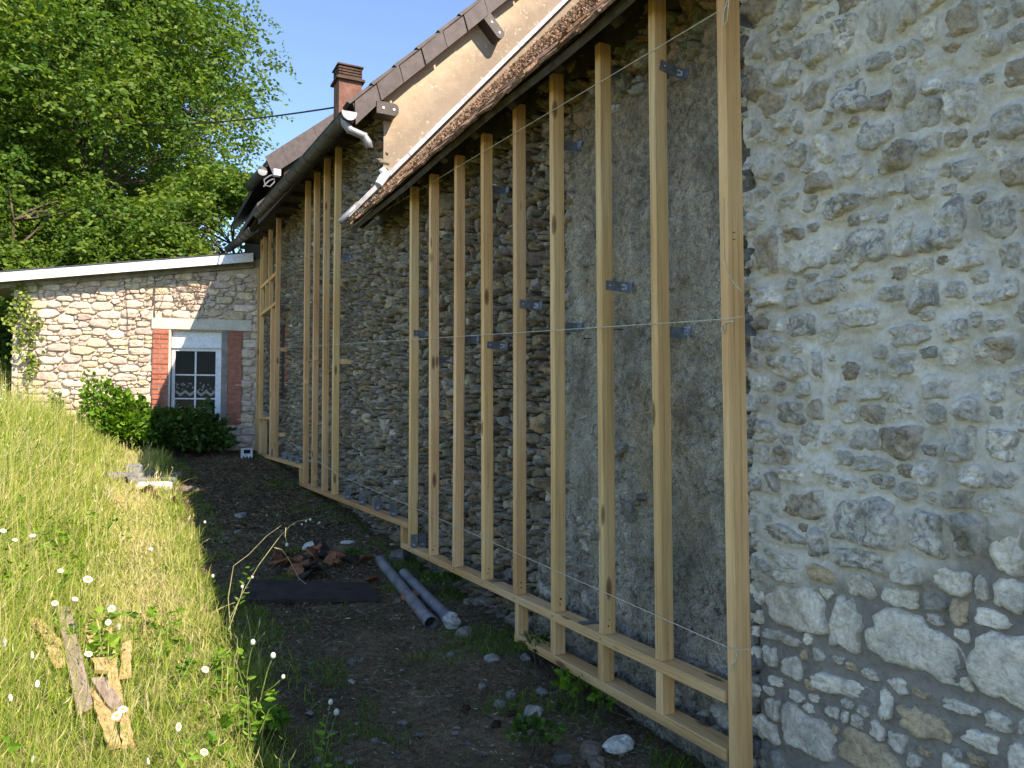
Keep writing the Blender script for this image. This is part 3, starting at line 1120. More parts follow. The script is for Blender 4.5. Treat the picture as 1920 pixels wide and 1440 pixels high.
def build_barn_roof():
    y0, y1 = -5.0, 6.40
    # boarded deck and purlins under the tiles
    n = np.array([-SL, 0, 1.]) / math.hypot(SL, 1)
    d = np.array([1, 0, SL]) / math.hypot(1, SL)
    p = [(XE + .06, roofz(XE + .06) - .04), (5.1, roofz(5.1) - .04), (5.1, roofz(5.1) - .07), (XE + .06, roofz(XE + .06) - .065)]
    V, F = prism(p, 1, y0, y1)
    mk('roof_deck', V, F, 'old_wood', barn)
    # back slope
    p = [(5.1, roofz(5.1) - .05), (8.6, roofz(1.7)), (8.6, roofz(1.7) - .04), (5.1, roofz(5.1) - .09)]
    V, F = prism(p, 1, y0, y1)
    mk('back_roof_slope', V, F, 'old_wood', barn)
    # tilting fillet / fascia, rough old board
    nseg = 40
    ys = np.linspace(y0, y1, nseg)
    wob = .012 * vn(np.stack([ys * 1.4, ys * 0, ys * 0], 1))
    V, F = [], []
    for i, (y, q) in enumerate(zip(ys, wob)):
        for (x, z) in ((XE + .035, -.035), (XE + .06, -.015), (XE + .075, -.045), (XE + .05, -.065)):
            V.append([x, y, ZE + z + q])
    for i in range(nseg - 1):
        for k in range(4):
            F.append([i * 4 + k, i * 4 + (k + 1) % 4, (i + 1) * 4 + (k + 1) % 4, (i + 1) * 4 + k])
    mk('eave_board', V, np.array(F), 'old_wood', barn)
    # rafters with cut ends
    y = 1.1
    while y < 6.4:
        x0 = XE + .06
        p = [(x0, roofz(x0) - .085), (XW + .3, roofz(XW + .3) - .085), (XW + .3, roofz(XW + .3) - .20), (x0 + .05, roofz(x0 + .05) - .17)]
        V, F = prism(p, 1, y - .035, y + .035)
        mk('rafter', V, F, 'old_wood', barn)
        y += .47
    # wall plate
    V, F = box(XW - .04, XW + .10, -5, 6.44, 2.96, 3.06)
    mk('wall_plate', V, F, 'old_wood', barn)
    # tiles
    rng = np.random.default_rng(4)
    tw, gauge, tl = .17, .105, .25
    JV, JF, JT, nn = [], [], [], 0
    sep = 0
    rows = int(4.9 / gauge)
    bx, _ = box(0, 1, 0, 1, 0, 1)
    for r in range(rows):
        y = y1 - tw * (.5 if r % 2 else 1.0)
        # after row 14 the eye cannot see single tiles: coarser spacing is kept but cheap boxes
        k = 0
        while y > y0:
            tilt = rng.normal(0, .025)
            s0 = r * gauge - .025 + rng.normal(0, .006)
            th = .013
            lift = .018
            w_ = tw * .96
            q = bx.copy()
            t0 = rng.normal(0, .5)
            # u along Y, s up slope, h normal
            u = y + q[:, 1] * w_ + q[:, 0] * tilt * .2
            s = s0 + q[:, 0] * tl
            h = -.05 + (1 - q[:, 0]) * lift + q[:, 2] * th + (q[:, 1] - .5) * tilt * .35 + abs(rng.normal(0, .004))
            P_ = np.array([XE, 0, ZE]) + s[:, None] * d + u[:, None] * np.array([0, 1., 0]) + h[:, None] * n
            P_ += rng.normal(0, .0022, P_.shape)
            tint = np.full(8, rng.random())
            if r < 7 and 0.9 < y and sep < 300 and y < y1 + .2:
                mk('roof_tile', P_, BOXF, 'tile', barn, attrs={'tint': tint})
                sep += 1
            else:
                JV.append(P_)
                JF.append(BOXF + nn)
                JT.append(tint)
                nn += 8
            y -= tw
    mk('roof_tile_field', np.concatenate(JV), np.concatenate(JF), 'tile', barn, attrs={'tint': np.concatenate(JT)}, kind='stuff')
    # moss tufts catching light on the tiles
    m = 16000
    s = rng.uniform(0, 4.8, m)
    u = rng.uniform(.5, y1, m)
    c = np.array([XE, 0, ZE]) + s[:, None] * d + u[:, None] * np.array([0, 1., 0]) + .005 * n
    dirs = n + rng.normal(0, .55, (m, 3))
    dirs /= np.linalg.norm(dirs, axis=1)[:, None]
    sd_ = np.cross(dirs, rng.normal(0, 1, (m, 3)))
    sd_ /= np.linalg.norm(sd_, axis=1)[:, None]
    ln = rng.uniform(.006, .022, m)[:, None]
    wd = rng.uniform(.003, .010, m)[:, None]
    V = np.stack([c - sd_ * wd, c + sd_ * wd, c + dirs * ln], 1).reshape(-1, 3)
    mk('moss', V, np.arange(m * 3).reshape(-1, 3), 'tile', barn, attrs={'tint': np.repeat(rng.random(m), 3)}, kind='stuff')


build_barn_roof()

# ------------------------------------------------------------------ tall house
YG = 6.48
house = thing('tall_house', 'taller stone house with cream rendered gable and brown slate edge above the barn roof', 'house', (XW, YG, 0))


def build_house():
    hw = wallbox('wall', house, [box(XW + .035, XW + .5, YG, 12.75, -.2, 4.2)], 'joint')
    rng0 = np.random.default_rng(31)
    reg = lambda u, v: (v > ground(np.full(u.shape, 1.9), u) - .1) & ~((u > 10.86) & (u < 11.5) & (v > 1.5) & (v < 2.6))
    S, out, vis, rng = build_rubble(YG + .0, 12.5, .1, 4.18, hw, 23, reg, ufx=2.4)
    emit_stones(bw, S, out, rubble_col, rubble_h, hw, 'stone', 300, vis, rng, PROF_RUB, .62, -.03, 'stone_field', .8)
    # red brick jamb seen between the studs of the frame
    rng = np.random.default_rng(2)
    for k in range(12):
        z = 1.72 + k * .078
        V, F = box(XW + .012, XW + .06, 10.92, 11.12, z, z + .066)
        mk('brick', V, F, 'brick', hw)
    # gable facing us, plane Y = YG
    apexX = 5.6
    v0_, v1_ = onY(675, 221, YG - .16), onY(950, 0, YG - .16)
    SV = (v1_[2] - v0_[2]) / (v1_[0] - v0_[0])
    zt = lambda X: v0_[2] + (X - v0_[0]) * SV
    nx, nz = 120, 90
    xs = np.linspace(XW, apexX + .3, nx)
    V, st = [], []
    for x in xs:
        top = zt(x) + .06 if x < apexX else zt(apexX) - (x - apexX) * SV
        lo = roofz(x) - .3 if x > XW + .02 else 2.6
        for j in range(nz):
            z = lo + (top - lo) * j / (nz - 1)
            V.append([x, YG - .02, z])
            hgt = (z - roofz(x))
            st.append(max(0, 1 - hgt / 1.15))
    V = np.array(V)
    V[:, 1] += .006 * fbm(V * 4, 3)
    i = np.arange(nx * nz).reshape(nx, nz)
    F = np.stack([i[:-1, :-1], i[1:, :-1], i[1:, 1:], i[:-1, 1:]], -1).reshape(-1, 4)
    mk('gable', V, F, 'gable', house, smooth=True, attrs={'stain': np.array(st)})
    # solid body behind it so the house casts its real shadow
    p = [(XW + .1, 2.6), (XW + .1, zt(XW) - .12), (apexX, zt(apexX) - .12), (2 * apexX - XW, zt(XW) - .12), (2 * apexX - XW, 0)]
    V, F = prism(p, 1, YG + .02, YG + .3)
    mk('gable_wall', V, F, 'joint', house)
    # roof planes
    e0 = 1.69
    p = [(e0, zt(e0) - .01), (apexX, zt(apexX) - .01), (apexX, zt(apexX) - .09), (e0, zt(e0) - .09)]
    # skewed eave: near end x=1.70, far end 1.53
    V, F = prism(p, 1, YG - .13, 10.5)
    V[:, 0] -= np.where(V[:, 0] < 2, (V[:, 1] - YG) * .043, 0)
    V[:, 2] += .13
    mk('roof', V, F, 'slate', house)
    p = [(apexX, zt(apexX)), (2 * apexX - e0, zt(e0)), (2 * apexX - e0, zt(e0) - .08), (apexX, zt(apexX) - .08)]
    V, F = prism(p, 1, YG - .13, 12.9)
    mk('roof_back', V, F, 'slate', house)
    p = [(1.50, 4.12), (apexX, zt(apexX) + .10), (apexX, zt(apexX) + .04), (1.50, 4.04)]
    V, F = prism(p, 1, 10.52, 12.9)
    mk('roof', V, F, 'slate', house)
    # dark soffit boards under the overhang
    V, F = box(1.70, XW + .2, YG + .0, 10.1, 4.03, 4.05)
    V[:, 0] -= np.where(V[:, 0] < 1.8, (V[:, 1] - YG) * .03, 0)
    mk('soffit', V, F, 'old_wood', house)
    V, F = box(1.56, XW + .2, 10.16, 12.6, 4.02, 4.04)
    mk('soffit', V, F, 'old_wood', house)
    for y in np.arange(6.7, 12.4, .55):
        V, F = box(1.74, XW + .1, y, y + .05, 3.97, 4.025)
        mk('rafter_end', V, F, 'old_wood', house)
    # verge slates: skewed shingles lapping up the rake, in the plane just before the gable
    d = np.array([1, SV]) / math.hypot(1, SV)
    nn = np.array([-d[1], d[0]])
    base = np.array([v0_[0], v0_[2]])
    L0 = .285
    base = base + d * -.02
    yv = YG - .15
    for k in range(17):
        s0 = k * L0
        w_ = .135
        a = base + d * s0
        pts = [a, a + d * (L0 - .014), a + d * (L0 + .056) + nn * w_, a + nn * w_ + d * .07]
        if k == 0:
            pts = [base + np.array([-.02, -.05]), base + d * (L0 - .006), base + d * (L0 + .064) + nn * w_, base + np.array([-.03, .16])]
        # a fine slanted second leaf
        yy = yv - .004 * (k % 2)
        V, F = prism(np.array(pts), 1, yy - .006, yy)
        V[:, 1] += (V[:, 0] - a[0]) * (-.06 if k % 2 else .03)
        mk('verge_slate', V, F, 'slate', house)
        mid = a + d * L0 * .52
        pts = [mid, mid + d * L0 * .55, mid + d * (L0 * .5), mid + nn * w_ * .98 + d * .06 + d * .05]
        # slate edges standing proud along the rake
        V, F = prism(np.array([a + nn * w_ + d * .03, a + nn * w_ + d * (L0 + .02), a + nn * (w_ + .022) + d * (L0 - .02), a + nn * (w_ + .03) + d * .02]), 1, yv - .02, yv + .14)
        mk('ridge_slate_edge', V, F, 'slate', house)
    V, F = prism(np.array([base + d * .02 + nn * .02, base + d * 4.8 + nn * .02, base + d * 4.8 + nn * .125, base + d * .06 + nn * .125]), 1, yv + .004, yv + .02)
    mk('verge_board', V, F, 'cap', house)
    # rounded purlin-end covers with screws
    def cover(x0, z0, dx, dz, wd):
        ln = math.hypot(dx, dz)
        e = np.array([dx, dz]) / ln
        f = np.array([-e[1], e[0]])
        o = np.array([x0, z0])
        pts = [o, o + f * wd]
        for t in (90, 70, 45, 20, 0):
            pts.append(o + e * (ln - .04) + e * .04 * math.cos(math.radians(t)) + f * (wd - .04 + .04 * math.sin(math.radians(t))))
        for t in (0, -20, -45, -70, -90):
            pts.append(o + e * (ln - .04) + e * .04 * math.cos(math.radians(t)) + f * (.04 + .04 * math.sin(math.radians(t))))
        V, F = prism(np.array(pts), 1, yv - .012, YG - .01)
        c = mk('purlin_cover', V, F, 'cap', house)
        for t in (.3, .78):
            q = o + e * ln * t + f * wd * .5
            V, F = tube([[q[0], yv - .016, q[1]], [q[0], yv - .011, q[1]]], .011, 8)
            mk('screw', V, F, 'white', c)
    a0, a1 = onY(712, 213, yv), onY(747, 213, yv)
    w0 = onY(712, 190, yv)
    cover(a0[0] - .03, a0[2], a1[0] - a0[0] + .03, 0, w0[2] - a0[2])
    b0, b1 = onY(906, 35, yv), onY(936, 76, yv)
    cover(b0[0], b0[2], b1[0] - b0[0], b1[2] - b0[2], .095)
    # lead flashing where the barn roof meets the gable
    f0, f1 = onY(650, 405, YG - .06), onY(1062, -2, YG - .06)
    dd = (f1 - f0)
    segs = 5
    for k in range(segs):
        p0 = f0 + dd * (k / segs) * 1.25
        p1 = f0 + dd * ((k + 1) / segs + .01) * 1.25
        e = dd / np.linalg.norm(dd)
        up = np.array([-e[2], 0, e[0]])
        hh = .019
        q = [p0 - up * hh, p1 - up * hh, p1 + up * hh, p0 + up * hh]
        V = np.array([v + np.array([0, y_, 0]) for y_ in (-.03 - .003 * (k % 2), .03) for v in q])
        mk('flashing', V, BOXF, 'zinc', house)
    V, F = tube([f0 + [-.06, -.01, -.06], f0 + [.10, -.01, .115]], .026, 10)
    mk('flashing_end', V, F, 'zinc', house, smooth=True)
    V, F = tube([f0 + [.27, -.03, .30], f0 + [.33, -.03, .40], f0 + [.29, -.04, .44]], [.035, .045, .03], 8)
    mk('mortar_lump', V, F, 'white', house)
    # gutters (half round, real thickness)
    def gutter(p0, p1, r, mat='old_zinc', name='gutter'):
        p0, p1 = np.array(p0), np.array(p1)
        u, v, d_ = frame_of(p1 - p0)
        side = np.cross(d_, [0, 0, 1.])
        side /= np.linalg.norm(side)
        an = np.linspace(math.pi, 2 * math.pi, 13)
        V, F = [], []
        for t in (0, 1):
            c = p0 + (p1 - p0) * t
            for rr in (r, r - .004):
                for a in an:
                    V.append(c + side * math.cos(a) * rr + np.array([0, 0, 1]) * math.sin(a) * rr)
        m = 13
        for k in range(m - 1):
            F += [[k, k + 1, 2 * m + k + 1, 2 * m + k], [m + k, m + k + 1, 3 * m + k + 1, 3 * m + k], [k, k + 1, m + k + 1, m + k], [2 * m + k, 2 * m + k + 1, 3 * m + k + 1, 3 * m + k]]
        F += [[0, m, 3 * m, 2 * m], [m - 1, 2 * m - 1, 4 * m - 1, 3 * m - 1]]
        g = mk(name, V, np.array(F), mat, house if name == 'gutter' else None)
        # rolled front bead and clips
        bead = p0 - side * r * (1 if side[0] > 0 else -1)
        V, F = tube([bead, bead + (p1 - p0)], .008, 6)
        mk('bead', V, F, mat, g)
        Ln = np.linalg.norm(p1 - p0)
        for k in range(int(Ln / .42) + 1):
            c = p0 + (p1 - p0) * min(1, (k * .42 + .1) / Ln)
            pts = [c + side * math.cos(a) * (r + .003) + np.array([0, 0, 1]) * math.sin(a) * (r + .003) for a in an[::2]]
            V, F = tube(pts, .006, 4)
            mk('clip', V, F, mat, g)
        return g
    g0 = np.array([1.62, 6.25, CAMZ + 2.53])
    g1 = np.array([1.50, 10.42, CAMZ + 2.66])
    g = gutter(g0, g1, .066)
    # bright cut end disc of the gutter
    an = np.linspace(math.pi, 2 * math.pi, 13)
    pts = [(g0[0] + .064 * math.cos(a), g0[2] + .064 * math.sin(a)) for a in an] + [(g0[0] + .064, g0[2] + .012), (g0[0] - .064, g0[2] + .012)]
    V, F = prism(np.array(pts), 1, g0[1] - .004, g0[1])
    mk('stop_end', V, F, 'zinc', g)
    gutter(onX(476, 428, 1.47), onX(428, 466, 1.47), .066)
    # swan-neck outlet: zinc elbow hanging free
    sp = [(645, 222), (647, 232), (655, 243), (668, 249), (682, 255), (690, 266), (693, 279)]
    pts = [onY(a, b, 6.32) for a, b in sp]
    V, F = tube(pts, .033, 12)
    dp = mk('downpipe_elbow', V, F, 'zinc', house, smooth=True)
    for k in (2, 4):
        V, F = tube([pts[k] - (pts[k + 1] - pts[k]) * .15, pts[k] + (pts[k + 1] - pts[k]) * .15], .037, 12)
        mk('collar', V, F, 'zinc', dp)
    V, F = tube([pts[-1] + (pts[-2] - pts[-1]) * .05, pts[-1] + [0, 0, -.002]], .034, 12)
    mk('dark_mouth', V, F, 'pipe_dark', dp)
    # chimney
    yc = 9.0
    l_, r_ = onY(635.5, 180, yc), onY(678, 180, yc)
    top, cap0 = onY(657, 148, yc)[2], onY(657, 151, yc)[2]
    x0, x1 = l_[0], r_[0]
    ch = thing('chimney', 'slim terracotta chimney with ribbed dark cap rising behind the slate roof edge', 'chimney', ((x0 + x1) / 2, yc, 3.9))
    bpy.data.objects.remove(ch)
    V, F = box(x0, x1, yc, yc + .26, 4.30, cap0)
    st_ = mk('chimney_stack', V, F, 'terracotta', house)
    zt_ = onY(657, 122, yc)[2]
    hcap = zt_ - cap0
    V, F = box(x0 - .035, x1 + .035, yc - .035, yc + .295, cap0, cap0 + hcap * .14)
    mk('cap_slab', V, F, 'chimcap', st_)
    for k in range(4):
        z = cap0 + hcap * (.18 + k * .18)
        V, F = box(x0 - .005, x1 + .005, yc - .005, yc + .265, z, z + hcap * .11)
        mk('cap_louvre', V, F, 'chimcap', st_)
        V, F = box(x0 + .02, x1 - .02, yc + .02, yc + .24, z + hcap * .1, z + hcap * .2)
        mk('cap_core', V, F, 'dark', st_)
    V, F = box(x0 - .02, x1 + .02, yc - .02, yc + .28, cap0 + hcap * .91, zt_)
    mk('cap_top', V, F, 'chimcap', st_)


build_house()


def build_far_house():
    Y = 13.2
    a = onY(500, 312, Y)
    fh = thing('far_house', 'furthest house, only its slate roof edge and dark gutter showing behind the tall house', 'house', (a[0], Y, 0))
    x0, z0 = a[0], a[2]
    sl = .72
    b = onY(600, 248, Y)
    sl = (b[2] - z0) / (b[0] - x0)
    p = [(x0, z0 + .12), (x0 + 4, z0 + .12 + 4 * sl), (x0 + 4, z0 + 4 * sl), (x0, z0)]
    V, F = prism(p, 1, Y + .02, Y + 5)
    mk('roof', V, F, 'slate', fh)
    p = [(x0 + 4, z0 + .12 + 4 * sl), (x0 + 8, z0 + .12), (x0 + 8, z0), (x0 + 4, z0 + 4 * sl)]
    V, F = prism(p, 1, Y + .02, Y + 5)
    mk('roof_back', V, F, 'slate', fh)
    d = np.array([1, sl]) / math.hypot(1, sl)
    nn = np.array([-d[1], d[0]])
    for k in range(10):
        o = np.array([x0, z0]) + d * k * .34 - nn * .16
        pts = [o, o + d * .36, o + d * .44 + nn * .3, o + nn * .3 + d * .08]
        V, F = prism(np.array(pts), 1, Y - .012 - .004 * (k % 2), Y)
        mk('verge_slate', V, F, 'slate', fh)
    V, F = prism([(x0 + .3, 0), (x0 + .3, z0 + .1), (x0 + 4, z0 + 4 * sl - .05), (x0 + 7.7, z0 + .1), (x0 + 7.7, 0)], 1, Y + .1, Y + 4.9)
    mk('wall', V, F, 'joint', fh)
    p0, p1 = onY(492, 322, Y - .1), onY(468, 350, Y + 1.6)
    V, F = tube([p0, p1], .085, 12)
    mk('gutter', V, F, 'old_zinc', fh, smooth=True)
    V, F = tube([p0 + [0, -.004, .01], p0 + [0, -.001, .01]], .075, 12)
    mk('gutter_end', V, F, 'zinc', fh)
    # cable bracket and looped service cable
    c = onY(519, 325, 11.5)
    V, F = box(c[0] - .05, c[0] + .05, 11.45, 11.55, c[2] - .04, c[2] + .05)
    br = tag(mk('cable_anchor', V, F, 'white', None), 'small white anchor block of the service cable, under the far slate roof edge', 'cable anchor')
    lp = [onY(px, py, 11.5) for px, py in [(519, 325), (505, 330), (495, 337), (497, 348), (506, 350), (514, 342), (515, 334), (503, 340), (494, 350)]]
    V, F = tube(lp, .009, 5)
    tag(mk('looped_cable', V, F, 'zinc', None), 'thin grey service cable coiled in a loop under the far eave', 'cable')


build_far_house()

# ------------------------------------------------------------------ annex
AN = math.radians(12)
aU = np.array([-math.cos(AN), math.sin(AN), 0])
aN = np.array([-math.sin(AN), -math.cos(AN), 0])
aO = np.array([1.98, 12.55, 0])
aw = Wall(aO, aU, aN)


def ap(px, py, off=0.):
    p = hit(px, py, aO + aN * off, aN)
    return float(np.dot(p - aO, aU)), p[2]


def abox(u0, u1, w0, w1, z0, z1):
    V, F = box(u0, u1, w0, w1, z0, z1)
    P_ = aO + V[:, :1] * aU + V[:, 1:2] * aN + V[:, 2:3] * np.array([0, 0, 1.])
    return P_, F


def apart(name, u0, u1, w0, w1, z0, z1, mat, parent):
    V, F = abox(u0, u1, w0, w1, z0, z1)
    return mk(name, V, F, mat, parent)


def build_annex():
    an = thing('annex', 'low annex of pale rubble stone with red brick window jambs and white roof fascia', 'building', aO)
    uL, _ = ap(22, 650)
    wr, zb = ap(413, 800)          # window opening
    wl, zt = ap(321, 620)
    zl = ap(362, 617)[1]
    W = an
    zr, zlft = ap(475, 488)[1], ap(22, 537)[1]
    uR = -.25

    def ztop(u):
        return zr + (zlft - zr) * (u / uL)
    # backing with the window hole (butted boxes)
    parts = []
    for (a, b, z0, z1) in ((uR, wr, -.2, None), (wl, uL, -.2, None), (wr, wl, -.2, zb), (wr, wl, zt + .0, None)):
        V, F = abox(a, b, -.4, -.03, z0, z1 or 1)
        if z1 is None:
            for i in (4, 7):
                V[i][2] = ztop(a) + .05
            for i in (5, 6):
                V[i][2] = ztop(b) + .05
        parts.append((V, F))
    V, F = join(parts)
    wall = mk('wall', V, F, 'joint_pale', an)
    # end wall going back
    V, F = abox(uL - .35, uL, -4, -.4, -.2, zlft)
    mk('end_wall', V, F, 'joint_pale', an)
    # stones
    rng = np.random.default_rng(77)
    u1b = ap(286, 700)[0]
    u2b = ap(315, 700)[0]
    u3b = ap(427, 700)[0]
    u4b = ap(453, 700)[0]
    zbot = ap(440, 795)[1]
    lz0, lz1 = ap(362, 618)[1], ap(362, 598)[1]
    lu0, lu1 = ap(472, 600)[0], ap(285, 600)[0]

    def reg(u, v):
        ok = (v < ztop(u) - .03) & (u < uL - .13)
        ok &= ~((u > u4b - .05) & (u < u1b + .05) & (v > zbot - .05) & (v < lz0 + .02))
        ok &= ~((u > wr - .1) & (u < wl + .1) & (v > zb - .1) & (v < lz0 + .02))
        ok &= ~((u > lu0 - .05) & (u < lu1 + .04) & (v > lz0 - .04) & (v < lz1 + .04))
        return ok
    rows = []
    # blocks that would not be allowed to be overgrown
    S = lay_stones(rng, reg, uR, uL, .35, 2.2 + CAMZ, [(500, .11, .17, .05, .07), (5000, .06, .12, .036, .052), (9000, .035, .07, .026, .036), (9000, .018, .04, .014, .024)], pack=.88, course=.0)
    out = stone_outlines(rng, S, .007, 1.3, 18, .06, 5., .05)

    def colf(u, v, a, b, r):
        t = r.random()
        base = np.array([.66, .53, .42])
        if t < .18:
            base = np.array([.70, .57, .38])
        elif t < .4:
            base = np.array([.58, .45, .37])
        elif t > .85:
            base = np.array([.72, .61, .49])
        return (*(base * r.uniform(.82, 1.08)), r.uniform(0, .15))
    infr = S[:, 1] > .6
    emit_stones(aw, S, out, colf, lambda u, v, a, b, r: .022 + r.uniform(-.006, .014), wall, 'stone', 300, S[:, 2] * S[:, 3] * infr, rng, PROF_FLAT, .3, -.02, 'stone_field', .2)
    # joints flush, behind stones
    # bricks
    for (ua, ub) in ((u2b, u1b), (u4b, u3b)):
        z = zbot
        k = 0
        course = (lz0 - zbot) / 19
        g = .014
        mk_ = apart('jamb_mortar', ua + .002, ub - .002, -.03, .012, zbot, lz0 - .003, 'cement', wall)
        while z < lz0 - .02:
            if k % 2 == 0:
                cuts = [(ua, ub)]
            else:
                m_ = (ua + ub) / 2 + random.uniform(-.012, .012)
                cuts = [(ua, m_ - g / 2), (m_ + g / 2, ub)]
            for a_, b_ in cuts:
                apart('brick', a_ + random.uniform(-.006, .006), b_ + random.uniform(-.005, .005), -.02, .018 + random.uniform(0, .008), z + .001, z + course - g, 'brick', wall)
            z += course
            k += 1
    # cement reveals
    apart('cement_reveal', wl, u2b - .003, -.2, .010, zb, lz0 - .003, 'lintel', wall)
    apart('cement_reveal', u3b + .003, wr, -.2, .010, zb, lz0 - .003, 'cement', wall)
    apart('lintel', lu0, lu1, -.3, .02, lz0, lz1, 'lintel', wall)
    # window set back
    fw = -.14
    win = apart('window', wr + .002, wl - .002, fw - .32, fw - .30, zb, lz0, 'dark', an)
    zbx = ap(362, 652, fw)[1]
    apart('shutter_box', wr + .003, wl - .003, fw - .05, fw + .06, zbx, lz0 - .004, 'white', win)
    apart('shutter_rail', wr + .003, wl - .003, fw + .05, fw + .085, zbx - .01, zbx + .04, 'white', win)
    fz0, fz1 = zb + .02, zbx - .012
    fr = .045
    for nm, a in (('frame', (wr + .004, wr + .004 + fr + .045, fz0, fz1)), ('frame', (wl - .004 - fr, wl - .004, fz0, fz1)), ('frame', (wr + fr + .05, wl - fr - .005, fz1 - fr, fz1)), ('frame', (wr + fr + .05, wl - fr - .005, fz0, fz0 + fr))):
        apart(nm, a[0], a[1], fw, fw + .05, a[2], a[3], 'white', win)
    iu0, iu1 = wr + fr + .052, wl - fr - .007
    iz0, iz1 = fz0 + fr, fz1 - fr
    um = (iu0 + iu1) / 2
    apart('glazing_bar', um - .012, um + .012, fw + .01, fw + .035, iz0, iz1, 'white', win)
    for t in (1 / 3, 2 / 3):
        z = iz0 + (iz1 - iz0) * t
        apart('glazing_bar', iu0, um - .013, fw + .01, fw + .033, z - .01, z + .01, 'white', win)
        apart('glazing_bar', um + .013, iu1, fw + .01, fw + .033, z - .01, z + .01, 'white', win)
    for (a, b) in ((iu0, um - .013), (um + .013, iu1)):
        for k in range(3):
            z0 = iz0 + (iz1 - iz0) * k / 3 + .01
            z1 = iz0 + (iz1 - iz0) * (k + 1) / 3 - .01
            apart('pane', a, b, fw + .018, fw + .022, z0, z1, 'glass', win)
    # lace cafe curtains: two tiers, zigzag hems, sprigs
    for tier in (0, 1):
        zt_ = iz0 + (iz1 - iz0) * ((tier + 1) / 3) - .012
        zb_ = zt_ - (iz1 - iz0) / 3 + .05
        V, F = [], []
        nz_ = 9
        for half, (a, b) in enumerate(((iu0, um - .012), (um + .012, iu1))):
            pts = []
            for k in range(5):
                pts.append((a + (b - a) * k / 4, zb_ + (.055 if k % 2 == 0 else 0.) + (.0)))
            for k in range(4):
                (ua, za), (ub, zb2) = pts[k], pts[k + 1]
                n0 = len(V)
                for (u, z) in ((ua, za), (ub, zb2), (ub, zb2 + .045), (ua, za + .045)):
                    V.append(aO + u * aU + (fw - .03) * aN + np.array([0, 0, z]))
                F.append([n0, n0 + 1, n0 + 2, n0 + 3])
            for k in range(16):
                u = a + (b - a) * random.random()
                z = zb_ + .08 + random.random() * .13
                n0 = len(V)
                for q in range(4):
                    an_ = q * 1.57 + k
                    V.append(aO + (u + .011 * math.cos(an_)) * aU + (fw - .03) * aN + np.array([0, 0, z + .016 * math.sin(an_)]))
                F.append([n0, n0 + 1, n0 + 2, n0 + 3])
        # solidify by hand: second leaf 1 mm behind
        V = np.array(V)
        F = np.array(F)
        V2 = V - aN * .001
        mk('lace_curtain', np.concatenate([V, V2]), np.concatenate([F, F[:, ::-1] + len(V)]), 'lace', win)
    apart('sill', wr - .03, wl + .03, -.25, .05, zb - .05, zb, 'cement', wall)
    # fascia and roof
    f0 = hit(475, 474, aO + aN * .22, aN)
    f1 = hit(-30, 513, aO + aN * .22, aN)
    g0 = hit(475, 489, aO + aN * .22, aN)
    g1 = hit(-30, 541, aO + aN * .22, aN)
    ua, ub = float(np.dot(f0 - aO, aU)), float(np.dot(f1 - aO, aU)) + .3
    sl = (f1[2] - f0[2]) / (ub - .3 - ua)

    def slab(name, w0, w1, top, th, mat, ext=0):
        V, F = abox(ua, ub + ext, w0, w1, 0, 1)
        for i in range(8):
            u = np.dot(V[i] - aO, aU)
            z = f0[2] + sl * (u - ua) + top
            V[i][2] = z if V[i][2] > .5 else z - th
        return mk(name, V, F, mat, an)
    slab('fascia', .20, .225, 0, f0[2] - g0[2] + .012, 'fascia')
    slab('roof_sheet', -4.2, .235, .018, .014, 'roof_felt')
    slab('roof_deck', -4.2, .198, -.01, .06, 'cement')
    # shadowed wall head board under the fascia
    slab('wall_head', -.05, .04, -.075, .12, 'cement')
    return reg, ztop, uL


A_REG, A_TOP, A_UL = build_annex()

# ------------------------------------------------------------------ timber frame
XF = 1.80
frame = thing('timber_frame', 'new pine stud frame on stepped sole plates along the stone wall', 'timber frame', (XF, 2, .1))
DPT = .06
TK = .04


def yl(px, X=XF):
    """far edge Y of a member whose left edge shows at px on the frame's front plane"""
    return onX(px, 780, X)[1]


def stud(px, ytop, ybot, tk=TK, X=XF, dep=DPT):
    p = onX(px, ytop, X)
    q = onX(px, ybot, X)
    y = onX(px, (ytop + ybot) / 2, X)[1]
    return beam('stud', (X + dep / 2, y - tk / 2, q[2]), (X + dep / 2, y - tk / 2, p[2]), dep, tk, frame)


def zat(px, py, X=XF):
    return onX(px, py, X)[2]


# sole plates, bottoms from the photograph
zC = .150
zB = .345
zA2 = .500
zA1 = .697
PD = .085


def plate(y0, y1, z, name='sole_plate', dep=PD, th=.04, X=XF):
    return beam(name, (X + dep / 2, y0, z + th / 2), (X + dep / 2, y1, z + th / 2), dep, th, frame)


yC = yl(965)
yB = yl(752)
yA2a, yA2b = yl(562), yl(765)
yA1 = yl(479)
plate(2.005, yC, zC)
plate(2.005, yB, zB)
plate(yA2b, yA2a, zA2)
plate(yl(567), yA1, zA1)
# nearest full-height stud runs past everything
beam('stud', (XF + .035, 1.98, .06), (XF + .035, 1.98, 2.98), .07, .042, frame, warp=.006)
TOPZ = 2.93
for px in (1222, 1119, 1031, 961, 901, 849, 803, 766):
    y = yl(px)
    beam('stud', (XF + DPT / 2, y - TK / 2, zB + .04), (XF + DPT / 2, y - TK / 2, TOPZ + random.uniform(-.02, .02)), DPT, TK, frame, warp=.004)
for px in (1225, 1118, 1031):
    y = yl(px)
    beam('short_stud', (XF + DPT / 2, y - TK / 2, zC + .04), (XF + DPT / 2, y - TK / 2, zB), DPT, TK, frame, warp=0)
beam('end_block', (XF + DPT / 2, yC - TK / 2, zC + .04), (XF + DPT / 2, yC - TK / 2, zB), DPT, TK, frame, warp=0)
beam('end_block', (XF + DPT / 2, yB - TK / 2, zB + .04), (XF + DPT / 2, yB - TK / 2, zA2), DPT, TK, frame, warp=0)
